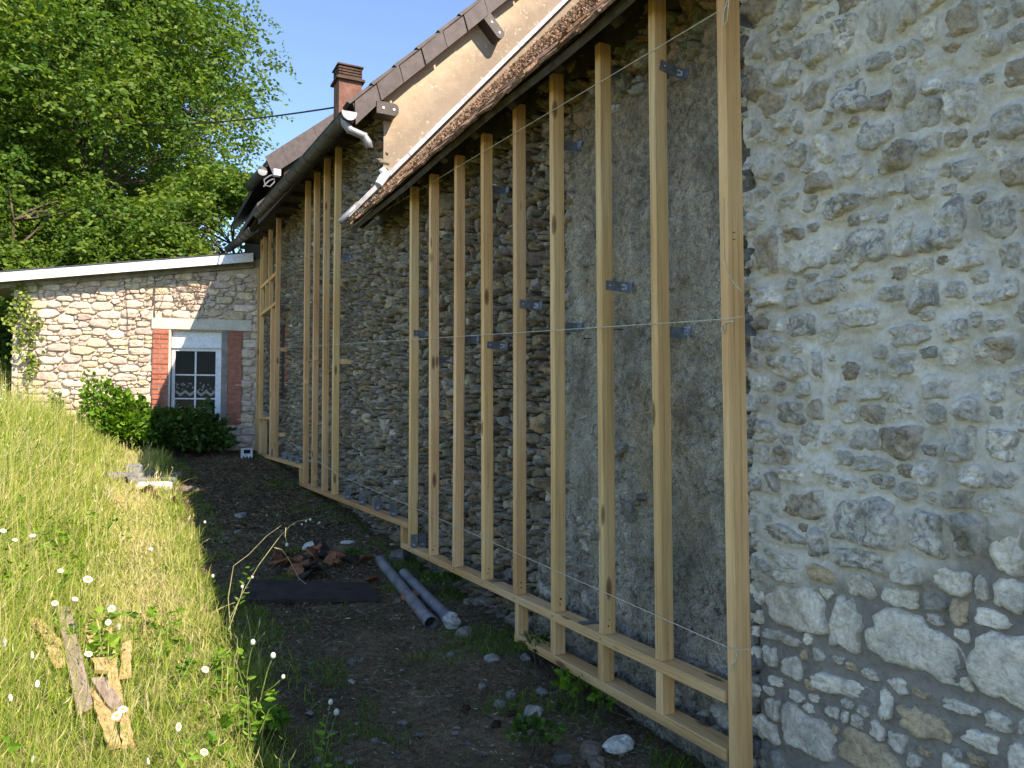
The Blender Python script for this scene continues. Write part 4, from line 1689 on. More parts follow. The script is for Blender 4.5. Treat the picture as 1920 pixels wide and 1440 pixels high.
beam('end_block', (XF + DPT / 2, yA2a - TK / 2, zA2 + .04), (XF + DPT / 2, yA2a - TK / 2, zA1), DPT, TK, frame, warp=0)
# tall group under the house gutter
for px, top in ((623, 3.95), (603, 3.98), (584, 3.99), (568, 4.0)):
    y = yl(px)
    beam('stud', (XF + DPT / 2, y - .025, zA2 + .04), (XF + DPT / 2, y - .025, top), DPT, .05, frame, warp=.004)


def splice(px, py, w_=.06, h_=.05):
    p = onX(px, py, XF + .01)
    V, F = box(XF + .004, XF + .05, p[1] - .088, p[1] - .056, p[2] - h_ / 2, p[2] + h_ / 2)
    mk('spacer_block', V, F, 'wood', frame)


# window framing bay at the far end
S = []
yw = {px: yl(px) for px in (513, 505, 490, 484, 479)}


def vst(px, z0, z1, tk=.045, name='stud'):
    y = yl(px)
    return beam(name, (XF + DPT / 2, y - tk / 2, z0), (XF + DPT / 2, y - tk / 2, z1), DPT, tk, frame, warp=.002)


zh1 = zat(498, 530)
zh2 = zat(498, 582)
zs = zat(494, 784)
vst(513, zA1 + .04, 4.02, .06)
vst(479, zA1 + .04, 3.6, .045)
vst(484.5, zA1 + .04, 4.0, .05)
y5, y4 = yl(513) - .062, yl(484.5)
for z in (zh1, zh2):
    beam('header', (XF + DPT / 2, yl(513) + .002, z), (XF + DPT / 2, yl(484.5) - .052, z), DPT, .05, frame, warp=0)
vst(505, zA1 + .04, zh2 - .027, .05)
beam('window_sill_rail', (XF + DPT / 2, yl(505) + .002, zs), (XF + DPT / 2, yl(484.5) - .052, zs), DPT, .04, frame, warp=0)
for px in (491, 498):
    vst(px + 3, zh2 + .027, zh1 - .027, .04, 'cripple_stud')
vst(493, zA1 + .04, zs - .022, .04, 'cripple_stud')
vst(499, zh1 + .027, 4.0, .045, 'stud')
vst(488.5, zh1 + .027, 4.0, .045, 'stud')


def tie(px0, px1, py, X0=XF + .06, X1=XW - .01):
    """timber block from a stud's near face back to the wall"""
    y = yl(px0)
    z = zat(px0, py)
    V, F = box(X0, X1, y - .05, y - .01, z - .025, z + .025)
    mk('tie_block', V, F, 'wood', frame)


tie(513, 539, 656)
tie(513, 540, 815)
tie(623, 650, 678)
for px, py in ((584, 672), (586, 896), (568, 716)):
    y = yl(px)
    z = zat(px, py)
    V, F = box(XF + .008, XF + .05, y - .072, y - .052, z - .025, z + .025)
    mk('spacer_block', V, F, 'wood', frame)


# ---- galvanised brackets: an angle with embossed rib, slots and screw
def bracket_mesh():
    t = .0025
    V1, F1 = box(0, .115, -t, 0, -.021, .021)                # long leg, local x toward the wall
    V2, F2 = box(.115 - t, .115, -.035, -t, -.021, .021)    # short leg on the wall
    V3, F3 = box(.012, .07, -.0045, -t, -.0035, .0035)      # rib
    return join([(V1, F1), (V2, F2), (V3, F3)])


BV, BF = bracket_mesh()
BME = mesh_np('bracket', BV, BF, 'galv')
r1 = join([box(.083, .098, -.0048, -.0026, -.014, -.006), box(.083, .098, -.0048, -.0026, .004, .012), box(.1, .108, -.0048, -.0026, -.010, .010)])
BSL = mesh_np('slot_plate', r1[0], r1[1], 'galv_dark')
r2 = tube([[.02, -.006, 0], [.02, -.0028, 0]], .004, 6)
BSC = mesh_np('screw', r2[0], r2[1], 'galv_dark')


def bracket(Y, z, X=XF + .045, rot=(0, 0, 0), near=True):
    o = put('bracket', BME, frame, (X, Y, z), rot=rot)
    a = put('slot_plate', BSL, o, (X, Y, z))
    b = put('screw', BSC, o, (X, Y, z))
    for c in (a, b):
        c.location = (0, 0, 0)
    return o


def bk_near(px, py, tilt=0.):
    """bracket screwed to the near side face of the stud whose left edge is at px"""
    y = yl(px) - TK - .002
    bracket(y, zat(px + 12, py), XF + .02, (0, tilt, 0))


bk_near(1222, 116, .16)
bk_near(1119, 533, .02)
bk_near(961, 567, .06)
bk_near(901, 645, .03)
bk_near(766, 622, 0)


def bk_far(px, py):
    """bracket on the far side of a stud, only its wall end shows"""
    y = yl(px) + .004
    p = onX(px + 38, py, XF + .09)
    V, F = join([box(XF + .058, XW - .02, y, y + .003, p[2] - .022, p[2] + .022), box(XW - .022, XW - .019, y - .045, y, p[2] - .022, p[2] + .022)])
    b = mk('bracket', V, F, 'galv', frame)
    V, F = join([box(XW - .0245, XW - .0225, y - .033, y - .012, p[2] - .009, p[2] - .006), box(XW - .0245, XW - .0225, y - .033, y - .012, p[2] + .006, p[2] + .009), box(XW - .0245, XW - .0225, y - .033, y - .030, p[2] - .006, p[2] + .006), box(XW - .0245, XW - .0225, y - .015, y - .012, p[2] - .006, p[2] + .006)])
    mk('stamp', V, F, 'galv_dark', b)


for px, py in ((1357, 616), (1357, 27), (1222, 622), (1119, 128), (1031, 611), (1031, 266), (901, 348), (849, 634), (803, 672), (623, 468)):
    bk_far(px, py)


def bk_up(px, py, zb_, w_=.052, h_=.10, X=XF + .035):
    """bracket standing upright on a plate"""
    c = hit(px, py, (X, 0, 0), (1, 0, 0))
    y = c[1]
    V, F = join([box(X - w_ / 2, X + w_ / 2, y, y + .0025, zb_, zb_ + h_), box(X - w_ / 2, X + w_ / 2, y - .028, y, zb_, zb_ + .0025), box(X - w_ / 2, X - w_ / 2 + .004, y - .004, y, zb_ + .003, zb_ + h_), box(X + w_ / 2 - .004, X + w_ / 2, y - .004, y, zb_ + .003, zb_ + h_)])
    b = mk('bracket', V, F, 'galv', frame)
    q = .007
    V, F = box(X - q, X + q, y - .0035, y - .0005, zb_ + .012, zb_ + .022)
    mk('stamp', V, F, 'galv_dark', b)


for px, py in ((652, 926), (679, 935), (708, 945), (738, 956)):
    bk_up(px, py, zA2 + .041)
for px, py in ((533, 855), (545, 860), (558, 865), (487, 850), (512, 858)):
    bk_up(px, py, zA1 + .041, .055, .10)
for px, py in ((776, 1016), (792, 1017)):
    bk_up(px, py, zB + .041, .045, .088, XF + .012 if px < 780 else XF + .075)
for px, py in ((935, 1088), (1106, 1166)):
    c = hit(px, py, (0, 0, zB + .043), (0, 0, 1))
    V, F = join([box(c[0] - .05, c[0] + .05, c[1] - .02, c[1] + .02, zB + .041, zB + .044), box(c[0] + .047, c[0] + .05, c[1] - .02, c[1] + .02, zB + .044, zB + .08)])
    mk('bracket', V, F, 'galv', frame)
# pencil marks and visible screw heads on the near stud and rails
for (px, py, X) in ((1392, 1250, 0), (1385, 1300, 0), (1390, 1345, 0)):
    p = onY(px, py, 1.958)
    V, F = tube([[p[0], 1.9565, p[2]], [p[0], 1.9588, p[2]]], .0035, 6)
    mk('screw', V, F, 'galv_dark', frame)
for k, (px, py) in enumerate(((1376, 436), (1376, 449), (1378, 926), (1378, 940), (1385, 1190))):
    p = onY(px, py, 1.958)
    V, F = box(p[0] - .006, p[0] + .004, 1.9562, 1.9588, p[2] - .0014, p[2] + .0014)
    mk('pencil_mark', V, F, 'nail', frame)

for px in (1222, 1119, 1031, 961, 901, 849, 803, 766):
    y = yl(px)
    for z in (zB + .075, zB + .10):
        V, F = tube([[XF + .02 + random.random() * .02, y - TK - .0015, z], [XF + .03, y - TK + .001, z]], .0035, 6)
        mk('screw', V, F, 'nail', frame)
    V, F = tube([[XF - .0015, y - TK / 2, zB + .02], [XF + .001, y - TK / 2, zB + .02]], .004, 6)
    mk('screw', V, F, 'nail', frame)

# ------------------------------------------------------------------ strings
def string(pts, label, r=.0016):
    P_ = []
    for i in range(len(pts) - 1):
        a, b = np.array(pts[i]), np.array(pts[i + 1])
        n = 10
        for k in range(n):
            t = k / n
            P_.append(a + (b - a) * t)
    P_.append(np.array(pts[-1]))
    V, F = tube(P_, r, 5)
    return tag(mk('string', V, F, 'string', None), label, 'string', 'builder\'s strings along the frame')


xs_ = XF - .006
string([onX(1366, 10, xs_), onX(525, 512, xs_)], 'topmost cream builder\'s line slanting down from the nearest stud top')
string([onX(1392, 593, xs_ - .0), onX(1366, 598, xs_), onX(520, 653, xs_)], 'middle builder\'s line stretched level across all the studs')
string([onX(1405, 1218, xs_ - .0), onX(1374, 1218, xs_), onX(800, 962, xs_), onX(640, 893, xs_), onX(525, 816, xs_)], 'lowest builder\'s line running from the nearest stud down past the bracket row')
string([onX(640, 893, xs_ - .004), onX(600, 868, xs_ - .004), onX(488, 842, xs_ - .004)], 'short second line low on the far studs')
lp = [onX(a, b, xs_ - .004) for a, b in ((1366, 603), (1357, 606), (1353, 616), (1356, 625), (1360, 617), (1358, 605), (1375, 602))]
V, F = tube(lp, .0022, 5)
tag(mk('string_knot', V, F, 'string', None), 'loop and knot of the middle line on the nearest stud', 'knot', None)
lp = [onX(a, b, xs_ - .004) for a, b in ((1378, 1220), (1382, 1228), (1378, 1240), (1370, 1250), (1366, 1258))]
V, F = tube(lp, .0024, 5)
tag(mk('string_knot', V, F, 'string', None), 'loose tail of the lowest line hanging on the nearest stud', 'knot', None)
lp = [onX(a, b, xs_ - .004) for a, b in ((1364, 0), (1358, 20), (1356, 40), (1358, 50), (1363, 40), (1368, -10))]
V, F = tube(lp, .0022, 5)
tag(mk('string_knot', V, F, 'string', None), 'loop of the topmost line hanging at the top of the nearest stud', 'knot', None)
lp = [onX(a, b, xs_ - .002) for a, b in ((1357, 370), (1356, 440), (1358, 490), (1365, 515), (1380, 535), (1392, 548))]
V, F = tube(lp, .0015, 5)
tag(mk('loose_string', V, F, 'string', None), 'loose string end lying down the front of the nearest stud', 'string')

# nails in the render
for px, py, dx in ((1072, 325, 1), (1068, 548, 1), (1165, 617, 1), (1108, 634, .5), (1025, 440, .8), (1240, 300, .4)):
    c = onX(px, py, XW - .01)
    V, F = tube([c + [.02, 0, 0], c + [-.05 * dx - .01, 0, -.004]], .0022, 5)
    V2, F2 = tube([c + [-.05 * dx - .012, 0, -.004], c + [-.05 * dx - .009, 0, -.004]], .005, 6)
    V, F = join([(V, F), (V2, F2)])
    mk('nail', V, F, 'nail', barn_wall)

# ------------------------------------------------------------------ power cable
a = np.array([2.42, 9.1, onY(635, 190, 9.1)[2]])
pts = []
bq = onY(120, 212, 26)
for k in range(25):
    t = k / 24
    p = a * (1 - t) + bq * t
    p[2] -= 1.2 * t * (1 - t)
    pts.append(p)
V, F = tube(pts, .012, 5)
tag(mk('power_cable', V, F, 'wire', None), 'thin black cable running from the chimney across the sky into the trees', 'cable')


# ------------------------------------------------------------------ vegetation
def blades(rng, base, hgt, wid, lean, tint, segs=3, curl=.6):
    """joined grass blades. base (n,3)"""
    n = len(base)
    an = rng.uniform(0, 2 * math.pi, n)
    ld = np.stack([np.cos(an), np.sin(an), np.zeros(n)], 1)
    fa = rng.uniform(0, 2 * math.pi, n)
    sd_ = np.stack([np.cos(fa), np.sin(fa), np.zeros(n)], 1)
    rows = []
    for k in range(segs + 1):
        t = k / segs
        z = hgt * (t - .35 * lean * t * t)
        off = hgt * lean * (t ** (1 + curl))
        c = base + ld * off[:, None]
        c[:, 2] += z
        wv = (wid * (1 - t) ** .7 * (1 if k < segs else .05))[:, None] * sd_
        rows.append(c - wv)
        rows.append(c + wv)
    V = np.stack(rows, 1).reshape(-1, 3)
    m = 2 * (segs + 1)
    b = (np.arange(n) * m)[:, None]
    F = np.concatenate([b + np.array([[2 * k, 2 * k + 1, 2 * k + 3, 2 * k + 2]]) for k in range(segs)], 0)
    T = np.repeat(tint, m) 
    T = np.clip(T + np.tile(np.repeat(np.linspace(-.06, .10, segs + 1), 2), n), 0, 1)
    return V, F, T


def turf_edge(Y):
    return .49 + .12 * vn(np.stack([Y * 1.5, Y * 0, Y * 0], 1)) + .09 * vn(np.stack([Y * 7, Y * 0 + 3, Y * 0], 1))


def in_view(P_, mg=60):
    d = P_ - C0
    z = d @ FW
    x = d @ RT / z * 1440 + 960
    y = 720 - d @ UP / z * 1440
    return (z > .3) & (x > -mg - 900) & (x < 1920 + mg) & (y < 1440 + 900) & (y > -200)


def build_grass():
    rng = np.random.default_rng(101)
    JV, JF, JT, n = [], [], [], 0

    def add(N, x0, x1, y0, y1, hm, hs, wm, lean, tm, ts, keep=None, segs=3):
        nonlocal n
        # density falls with distance so that blades stay visible but affordable
        Y = y0 + (y1 - y0) * rng.random(N) ** 1.5
        X = rng.uniform(x0, x1, N)
        P_ = np.stack([X, Y, ground(X, Y)], 1)
        k = in_view(P_) & (X < turf_edge(Y) + .02)
        # behind the shadow line / beyond annex face
        k &= (Y < 12.4 + .21 * (1.98 - X))
        if keep is not None:
            k &= keep(X, Y)
        P_ = P_[k]
        m = len(P_)
        q = fbm(np.stack([P_[:, 0] * 1.1, P_[:, 1] * 1.1, P_[:, 0] * 0 + 9], 1), 3)
        tall = (sst(.1, -1.4, P_[:, 0]) * .85 + .3) * (1 + .5 * q) * (1 + .35 * sst(6, 11, P_[:, 1]))
        # a worn sunny strip with dry clippings
        dry = sst(.35, .0, np.abs(P_[:, 0] - .12)) * sst(3.4, 5, P_[:, 1])
        h = np.abs(rng.normal(hm, hs, m)) * tall * (1 - .55 * dry) + .015
        dist = np.linalg.norm(P_ - C0, axis=1)
        wd = wm * (.7 + .6 * rng.random(m)) * np.clip(dist / 4.5, .75, 2.4)
        ti = np.clip(rng.normal(tm, ts, m) + .18 * q + .34 * dry, 0, 1)
        ln = np.clip(rng.normal(lean, .4, m), 0, 1.8)
        V, F, T = blades(rng, P_, h, wd, ln, ti, segs)
        JV.append(V)
        JF.append(F + n)
        JT.append(T)
        n += len(V)
    add(140000, -5, .6, 1.3, 12.8, .24, .11, .0020, .75, .42, .22)
    add(90000, -5, .6, 1.3, 9, .12, .05, .0034, .95, .40, .25, None, 2)
    add(26000, -5, .6, 1.8, 12.8, .42, .10, .0017, .35, .66, .16)
    # mown hay lying flat
    add(30000, -1.2, .58, 2.4, 10, .10, .04, .002, 1.25, .85, .12, None, 2)
    mk('grass', np.concatenate(JV), np.concatenate(JF), 'grass', None, (0, 0, 0), attrs={'tint': np.concatenate(JT)}, kind='stuff')['label'] = 'sunlit meadow grass on the bank left of the bare soil'
    # sparse green tufts on the soil in the shade, more along the foot of the wall
    JV, JF, JT, n = [], [], [], 0

    def tuft(N, pick, hm, tm, wm=.0018, lean=.6):
        nonlocal n
        X = rng.uniform(.4, 1.97, N)
        Y = 1.9 + 10.4 * rng.random(N) ** 1.4
        q = fbm(np.stack([X * 3.3, Y * 3.3, X * 0], 1), 3)
        k = pick(X, Y, q)
        X, Y = X[k], Y[k]
        P_ = np.stack([X, Y, ground(X, Y)], 1)
        m = len(X)
        V, F, T = blades(rng, P_, np.abs(rng.normal(hm, hm * .4, m)) + .01, wm * (.6 + .8 * rng.random(m)), np.clip(rng.normal(lean, .3, m), 0, 1.4), np.clip(rng.normal(tm, .15, m), 0, 1), 2)
        JV.append(V)
        JF.append(F + n)
        JT.append(T)
        n += len(V)
    tuft(50000, lambda X, Y, q: q > .36, .035, .10)
    tuft(20000, lambda X, Y, q: (X > 1.5) & (q > .2), .055, .08)
    tuft(26000, lambda X, Y, q: (X < .75) & (q > -.1), .045, .35)
    mk('ground_tufts', np.concatenate(JV), np.concatenate(JF), 'grass', None, (0, 0, 0), attrs={'tint': np.concatenate(JT)}, kind='stuff')['label'] = 'thin green tufts scattered on the shaded soil'


build_grass()


def build_meadow_weeds():
    rng = np.random.default_rng(131)
    N = 3800
    X = rng.uniform(-3.5, .55, N)
    Y = 1.9 + 9 * rng.random(N) ** 1.6
    P_ = np.stack([X, Y, ground(X, Y)], 1)
    q = fbm(np.stack([X * 1.7, Y * 1.7, X * 0 + 5], 1), 2)
    k = in_view(P_) & (X < turf_edge(Y) - .12) & (q > -.02) & ~((Y > 6.2) & (X > -.8))
    P_ = P_[k]
    n = len(P_)
    A, D, T = [], [], []
    ti = rng.random(n)
    hh = rng.uniform(.05, .20, n) * (1 + .8 * sst(0, -1.5, P_[:, 0]))
    ln = rng.normal(0, .25, (n, 2))
    for j in range(11):
        s = rng.random(n)
        c = P_.copy()
        c[:, 2] += hh * s
        c[:, :2] += ln * (hh * s * s)[:, None]
        a = rng.uniform(0, 6.28, n)
        A.append(c)
        D.append(np.stack([np.cos(a), np.sin(a), rng.uniform(-.3, .9, n)], 1))
        T.append(np.clip(ti * .6 + rng.normal(.3, .15, n), 0, 1))
    A, D, T = np.concatenate(A), np.concatenate(D), np.concatenate(T)
    sz = rng.uniform(.014, .05, len(A)) * (1 + .8 * (rng.random(len(A)) < .12))
    V, F, T = leafy(rng, A, D, sz, sz * rng.uniform(.14, .34, len(A)), T)
    mk('meadow_weeds', V, F, 'bushleaf', None, (0, 0, 0), attrs={'tint': T}, kind='stuff')['label'] = 'small leafy weeds growing through the meadow grass'
    # seed heads on dry stalks
    N = 5200
    X = rng.uniform(-4.5, .5, N)
    Y = 2.0 + 10 * rng.random(N) ** 1.3
    P_ = np.stack([X, Y, ground(X, Y)], 1)
    k = in_view(P_) & (X < turf_edge(Y) - .03)
    P_ = P_[k]
    n = len(P_)
    h = rng.uniform(.16, .34, n) * (.6 + sst(.1, -1.4, P_[:, 0]) * .9)
    d = np.stack([rng.normal(0, .3, n), rng.normal(0, .3, n), np.ones(n)], 1)
    dist = np.linalg.norm(P_ - C0, axis=1)
    wd = .0011 * np.clip(dist / 3.5, .8, 2.2)
    s = np.tile(RT, (n, 1))
    top = P_ + d * h[:, None]
    nod = np.stack([rng.normal(0, .02, n), rng.normal(0, .02, n), rng.uniform(.0, .04, n)], 1)
    hw = (wd * rng.uniform(1.6, 3.6, n))[:, None]
    V = np.stack([P_ - s * wd[:, None], P_ + s * wd[:, None], top + s * wd[:, None] * .7, top - s * wd[:, None] * .7, top + nod * .5 + s * hw, top + nod + [0, 0, .012], top + nod * .5 - s * hw], 1).reshape(-1, 3)
    b = (np.arange(n) * 7)[:, None]
    F = np.concatenate([b + np.array([[0, 1, 2, 3]]), b + np.array([[3, 2, 4, 6]])], 0)
    T3 = b + np.array([[6, 4, 5]])
    ti = np.repeat(np.clip(rng.normal(.82, .12, n), 0, 1), 7)
    mk('seed_stalks', V, [F, T3], 'grass', None, (0, 0, 0), attrs={'tint': ti}, kind='stuff')['label'] = 'dry grass stalks with seed heads above the meadow'




def build_litter():
    rng = np.random.default_rng(55)
    N = 90000
    X = rng.uniform(.38, 1.96, N)
    Y = 1.7 + 10.8 * rng.random(N) ** 1.35
    P_ = np.stack([X, Y, ground(X, Y) + rng.uniform(.001, .012, N)], 1)
    dist = np.linalg.norm(P_ - C0, axis=1)
    ln = rng.uniform(.004, .02, N) * np.clip(dist / 4, .6, 2) * (1 + 2.2 * (rng.random(N) < .07))
    wd = rng.uniform(.0008, .004, N) * np.clip(dist / 4, .6, 2)
    d = rng.normal(0, 1, (N, 3))
    d[:, 2] *= .25
    d /= np.linalg.norm(d, axis=1)[:, None]
    s = np.cross(d, np.array([0, 0, 1.]) + rng.normal(0, .4, (N, 3)))
    s /= np.linalg.norm(s, axis=1)[:, None]
    V = np.stack([P_ - d * ln[:, None], P_ + s * wd[:, None], P_ + d * ln[:, None], P_ - s * wd[:, None]], 1).reshape(-1, 3)
    T = np.repeat(np.clip(rng.normal(.45, .22, N), 0, 1), 4)
    mk('leaf_litter', V, np.arange(N * 4).reshape(-1, 4), 'litter', None, (0, 0, 0), attrs={'tint': T}, kind='stuff')['label'] = 'brown leaf litter and bark bits over the dark soil'
    # gravel: many little stones as one body
    m = 800
    X = rng.uniform(.5, 1.95, m)
    Y = 1.9 + 9 * rng.random(m) ** 1.7
    JV, JF, JC, n = [], [], [], 0
    ico = np.array([[1, 0, 0], [-1, 0, 0], [0, 1, 0], [0, -1, 0], [0, 0, 1], [0, 0, -1], [.7, .7, .4], [-.7, .7, .4], [.7, -.7, .4], [-.7, -.7, .4]], float)
    FT = np.array([[4, 0, 6], [4, 6, 2], [4, 2, 7], [4, 7, 1], [4, 1, 9], [4, 9, 3], [4, 3, 8], [4, 8, 0], [5, 6, 0], [5, 2, 6], [5, 7, 2], [5, 1, 7], [5, 9, 1], [5, 3, 9], [5, 8, 3], [5, 0, 8]])
    for x, y in zip(X, Y):
        r = abs(rng.normal(.006, .006)) + .003
        v = ico * (1 + rng.normal(0, .22, ico.shape)) * r * [1, 1, .6]
        v = v + [x, y, gz(x, y) + r * .25]
        JV.append(v)
        JF.append(FT + n)
        c = np.array([.20, .18, .15]) * rng.uniform(.4, 1.5)
        JC.append(np.tile([*c, .2], (len(v), 1)))
        n += len(v)
    mk('gravel', np.concatenate(JV), np.concatenate(JF), 'stone', None, (0, 0, 0), attrs={'col': np.concatenate(JC)}, kind='stuff')['label'] = 'small gravel strewn on the soil near the wall foot'


build_litter()


def leafy(rng, centres, dirs, size, wid, tint, droop=.3, shape=6):
    """joined leaves: 6-vertex pointed leaves folded along the midrib"""
    n = len(centres)
    d = dirs / np.linalg.norm(dirs, axis=1)[:, None]
    s = np.cross(d, rng.normal(0, 1, (n, 3)))
    s /= np.linalg.norm(s, axis=1)[:, None] + 1e-9
    nn = np.cross(s, d)
    L_ = size[:, None]
    W_ = wid[:, None]
    c = centres
    if shape == 4:
        V = np.stack([c, c + d * L_ * .5 + s * W_, c + d * L_, c + d * L_ * .5 - s * W_], 1).reshape(-1, 3)
        F = np.arange(n * 4).reshape(-1, 4)
        return V, [F], np.repeat(tint, 4)
    V = np.stack([c, c + d * L_ * .35 + s * W_ + nn * W_ * .35, c + d * L_ * .75 + s * W_ * .7 + nn * W_ * .2, c + d * L_ - nn * L_ * .1, c + d * L_ * .75 - s * W_ * .7 + nn * W_ * .2, c + d * L_ * .35 - s * W_ + nn * W_ * .35, c + d * L_ * .5], 1).reshape(-1, 3)
    b = (np.arange(n) * 7)[:, None]
    F = np.concatenate([b + np.array([[0, 1, 2, 6]]), b + np.array([[6, 2, 3, 4]]), b + np.array([[0, 6, 4, 5]])], 0)
    return V, [F], np.repeat(tint, 7)


build_meadow_weeds()


def tree(label, base, height, cc, rad, nclump, mat, seed, group, leaf=(.055, .10), trunks=1, lw=.34, flat=.7, name='tree', hole=-.12, per=9, lo=0.):
    rng = np.random.default_rng(seed)
    base = np.array(base, float)
    cc = np.array(cc, float)
    rad = np.array(rad, float)
    t = thing(name, label, 'tree', base, group)
    # skeleton
    tubes = []
    main = []
    for k in range(trunks):
        b0 = base + [rng.uniform(-.4, .4) * (k > 0), rng.uniform(-.4, .4) * (k > 0), -.2]
        top = cc + rad * rng.uniform(-.35, .35, 3) + [0, 0, rad[2] * .5]
        pts = []
        for i in range(9):
            s = i / 8
            p = b0 * (1 - s) + top * s + np.array([rng.normal(0, .15), rng.normal(0, .15), 0]) * math.sin(s * 3.1)
            pts.append(p)
        r0 = height * .015 * (1 if k == 0 else .7)
        tubes.append(tube(pts, [r0 * (1 - .85 * i / 8) for i in range(9)], 8))
        main.append(np.array(pts))
    M_ = np.concatenate(main)
    # clump centres
    C = []
    while len(C) < nclump:
        q = rng.normal(0, 1, 3)
        q /= np.linalg.norm(q)
        r = rng.random() ** .45
        ed = 1 + .28 * vn(np.array([q * 2.2 + seed]))[0]
        p = cc + q * r * rad * ed
        if p[2] < base[2] + lo:
            continue
        if fbm(np.array([p * .55 + seed]), 2)[0] < hole:
            continue
        C.append(p)
    C = np.array(C)
    # limbs to a subset
    for p in C[rng.choice(len(C), min(len(C), 150), False)]:
        cand = M_[M_[:, 2] < p[2] - .2]
        if not len(cand):
            cand = M_[:2]
        o = cand[np.argmin(np.linalg.norm((cand - p) * [1, 1, .8], axis=1))]
        mid = (o + p) / 2 + [0, 0, .25] + rng.normal(0, .15, 3)
        ln = np.linalg.norm(p - o)
        r = .008 + .007 * ln
        tubes.append(tube([o, o * .6 + mid * .4 + rng.normal(0, .06, 3), mid, mid * .4 + p * .6 + rng.normal(0, .05, 3), p], [r, r * .8, r * .6, r * .4, .008], 5, False))
    V, F = join(tubes)
    mk('trunk', V, F, 'bark', t, smooth=True)
    # leaves: sprays of leaflets along drooping stalks
    n = len(C)
    A, D, T = [], [], []
    ctint = np.clip(rng.normal(.5, .2, n), 0, 1)
    ns = per
    for k in range(ns):
        d = rng.normal(0, 1, (n, 3))
        d[:, 2] = d[:, 2] * .45 - .12
        d /= np.linalg.norm(d, axis=1)[:, None]
        o = C + rng.normal(0, .16 * lw / .34, (n, 3)) * [1, 1, flat]
        for j in range(8):
            s = (j + .5) / 8
            pp = o + d * s * lw * rng.uniform(.8, 1.2, (n, 1))
            pp[:, 2] -= s * s * lw * .45
            side = np.cross(d, [0, 0, 1.]) * (1 if j % 2 else -1)
            ld = side + d * .5 + rng.normal(0, .35, (n, 3)) + [0, 0, -.3]
            A.append(pp)
            D.append(ld)
            T.append(np.clip(ctint + rng.normal(0, .13, n), 0, 1))
    A, D, T = np.concatenate(A), np.concatenate(D), np.concatenate(T)
    m = len(A)
    sz = rng.uniform(leaf[0], leaf[1], m)
    V, F, T = leafy(rng, A, D, sz, sz * .27, T, shape=4)
    mk('crown', V, F, mat, t, attrs={'tint': T})
    return t


def zg(x, y):
    return gz(x, y)


tree('tall feathery locust tree with open sunlit crown left of the roofs', (-.9, 22, .8), 13, (-1.0, 22, 9.3), (4.0, 3.4, 5.2), 1500, 'locust', 5, 'trees behind the annex', (.10, .17), 2, .5)
tree('locust tree at the left picture edge, partly cut off', (-5.0, 20, .8), 12, (-4.6, 20, 8.6), (3.4, 3.0, 5.0), 1000, 'locust', 9, 'trees behind the annex', (.10, .17), 2, .5)
tree('lower bushy tree between the tall locust and the far roof', (2.2, 19, .8), 8, (2.0, 19.5, 4.7), (2.4, 2.2, 2.6), 1000, 'locust', 14, 'trees behind the annex', (.09, .15), 1, .42)
tree('dark dense tree filling the gap low behind the annex roof', (-1.6, 18.4, .8), 6, (-1.6, 18.6, 3.9), (3.8, 1.8, 2.4), 1500, 'locust', 18, 'trees behind the annex', (.09, .14), 2, .38)
tree('dark shrubby tree in the shade left of the annex corner', (-4.4, 15.5, .8), 5, (-4.3, 15.8, 2.9), (2.5, 1.6, 2.4), 1000, 'darkleaf', 23, 'trees behind the annex', (.08, .13), 2, .34)
tree('pale broad tree far behind the tall locust', (-3, 31, .8), 12, (-3.0, 31, 8.4), (6.5, 3.0, 6.0), 1100, 'darkleaf', 29, 'trees behind the annex', (.16, .26), 2, .8, hole=-.3)


def bush(name, label, cx, cy, rx, ry, h, n, mat, seed, size, z0=None, lift=.1):
    rng = np.random.default_rng(seed)
    z = gz(cx, cy) if z0 is None else z0
    t = thing(name, label, 'shrub', (cx, cy, z))
    q = rng.normal(0, 1, (n, 3))
    q /= np.linalg.norm(q, axis=1)[:, None]
    q[:, 2] = np.abs(q[:, 2])
    r = rng.random(n) ** .28
    ed = 1 + .55 * vn(q * 1.7 + seed) + .2 * vn(q * 5 + seed)
    C = np.stack([cx + q[:, 0] * rx * r * ed, cy + q[:, 1] * ry * r * ed, z + lift + q[:, 2] * (h - lift) * r * ed], 1)
    D = q + rng.normal(0, .6, (n, 3)) + [0, -.3, .0]
    D[:, 2] -= .25
    sz = rng.uniform(size[0], size[1], n)
    T = np.clip(rng.normal(.5, .22, n), 0, 1)
    V, F, T = leafy(rng, C, D, sz, sz * .36, T)
    mk('foliage', V, F, mat, t, attrs={'tint': T})
    tb = []
    for k in range(16):
        p = C[rng.integers(n)]
        o = np.array([cx + rng.normal(0, rx * .15), cy + rng.normal(0, ry * .15), z - .05])
        q_ = min(1, rx / .4)
        tb.append(tube([o, o * .5 + p * .5 + [0, 0, .06 * q_], p], [.010 * q_, .007 * q_, .003 * q_], 5, False))
    V, F = join(tb)
    mk('stem', V, F, 'twig', t, smooth=True)
    return t


def ag(px, off):
    u, _ = ap(px, 780, off)
    p = aO + u * aU + off * aN
    return p


p = ag(225, .75)
bush('leafy_bush', 'bright green leafy bush in full sun against the annex wall', p[0], p[1], .48, .40, .86, 2600, 'bushleaf', 3, (.055, .095), None)
p = ag(318, .6)
bush('dark_bush', 'dark green bush in shade under the annex window, beside the sunny bush', p[0], p[1], .44, .42, .62, 2000, 'darkleaf', 4, (.055, .1), None)
p = ag(388, .5)
bush('hydrangea', 'low shaded shrub with arching stems below the right half of the window', p[0], p[1], .36, .36, .56, 1000, 'darkleaf', 6, (.06, .11), None)
p = ag(107, .35)
bush('wall_weed', 'narrow upright weed growing against the sunny annex wall', p[0], p[1], .10, .10, .5, 260, 'bushleaf', 8, (.04, .07), None)

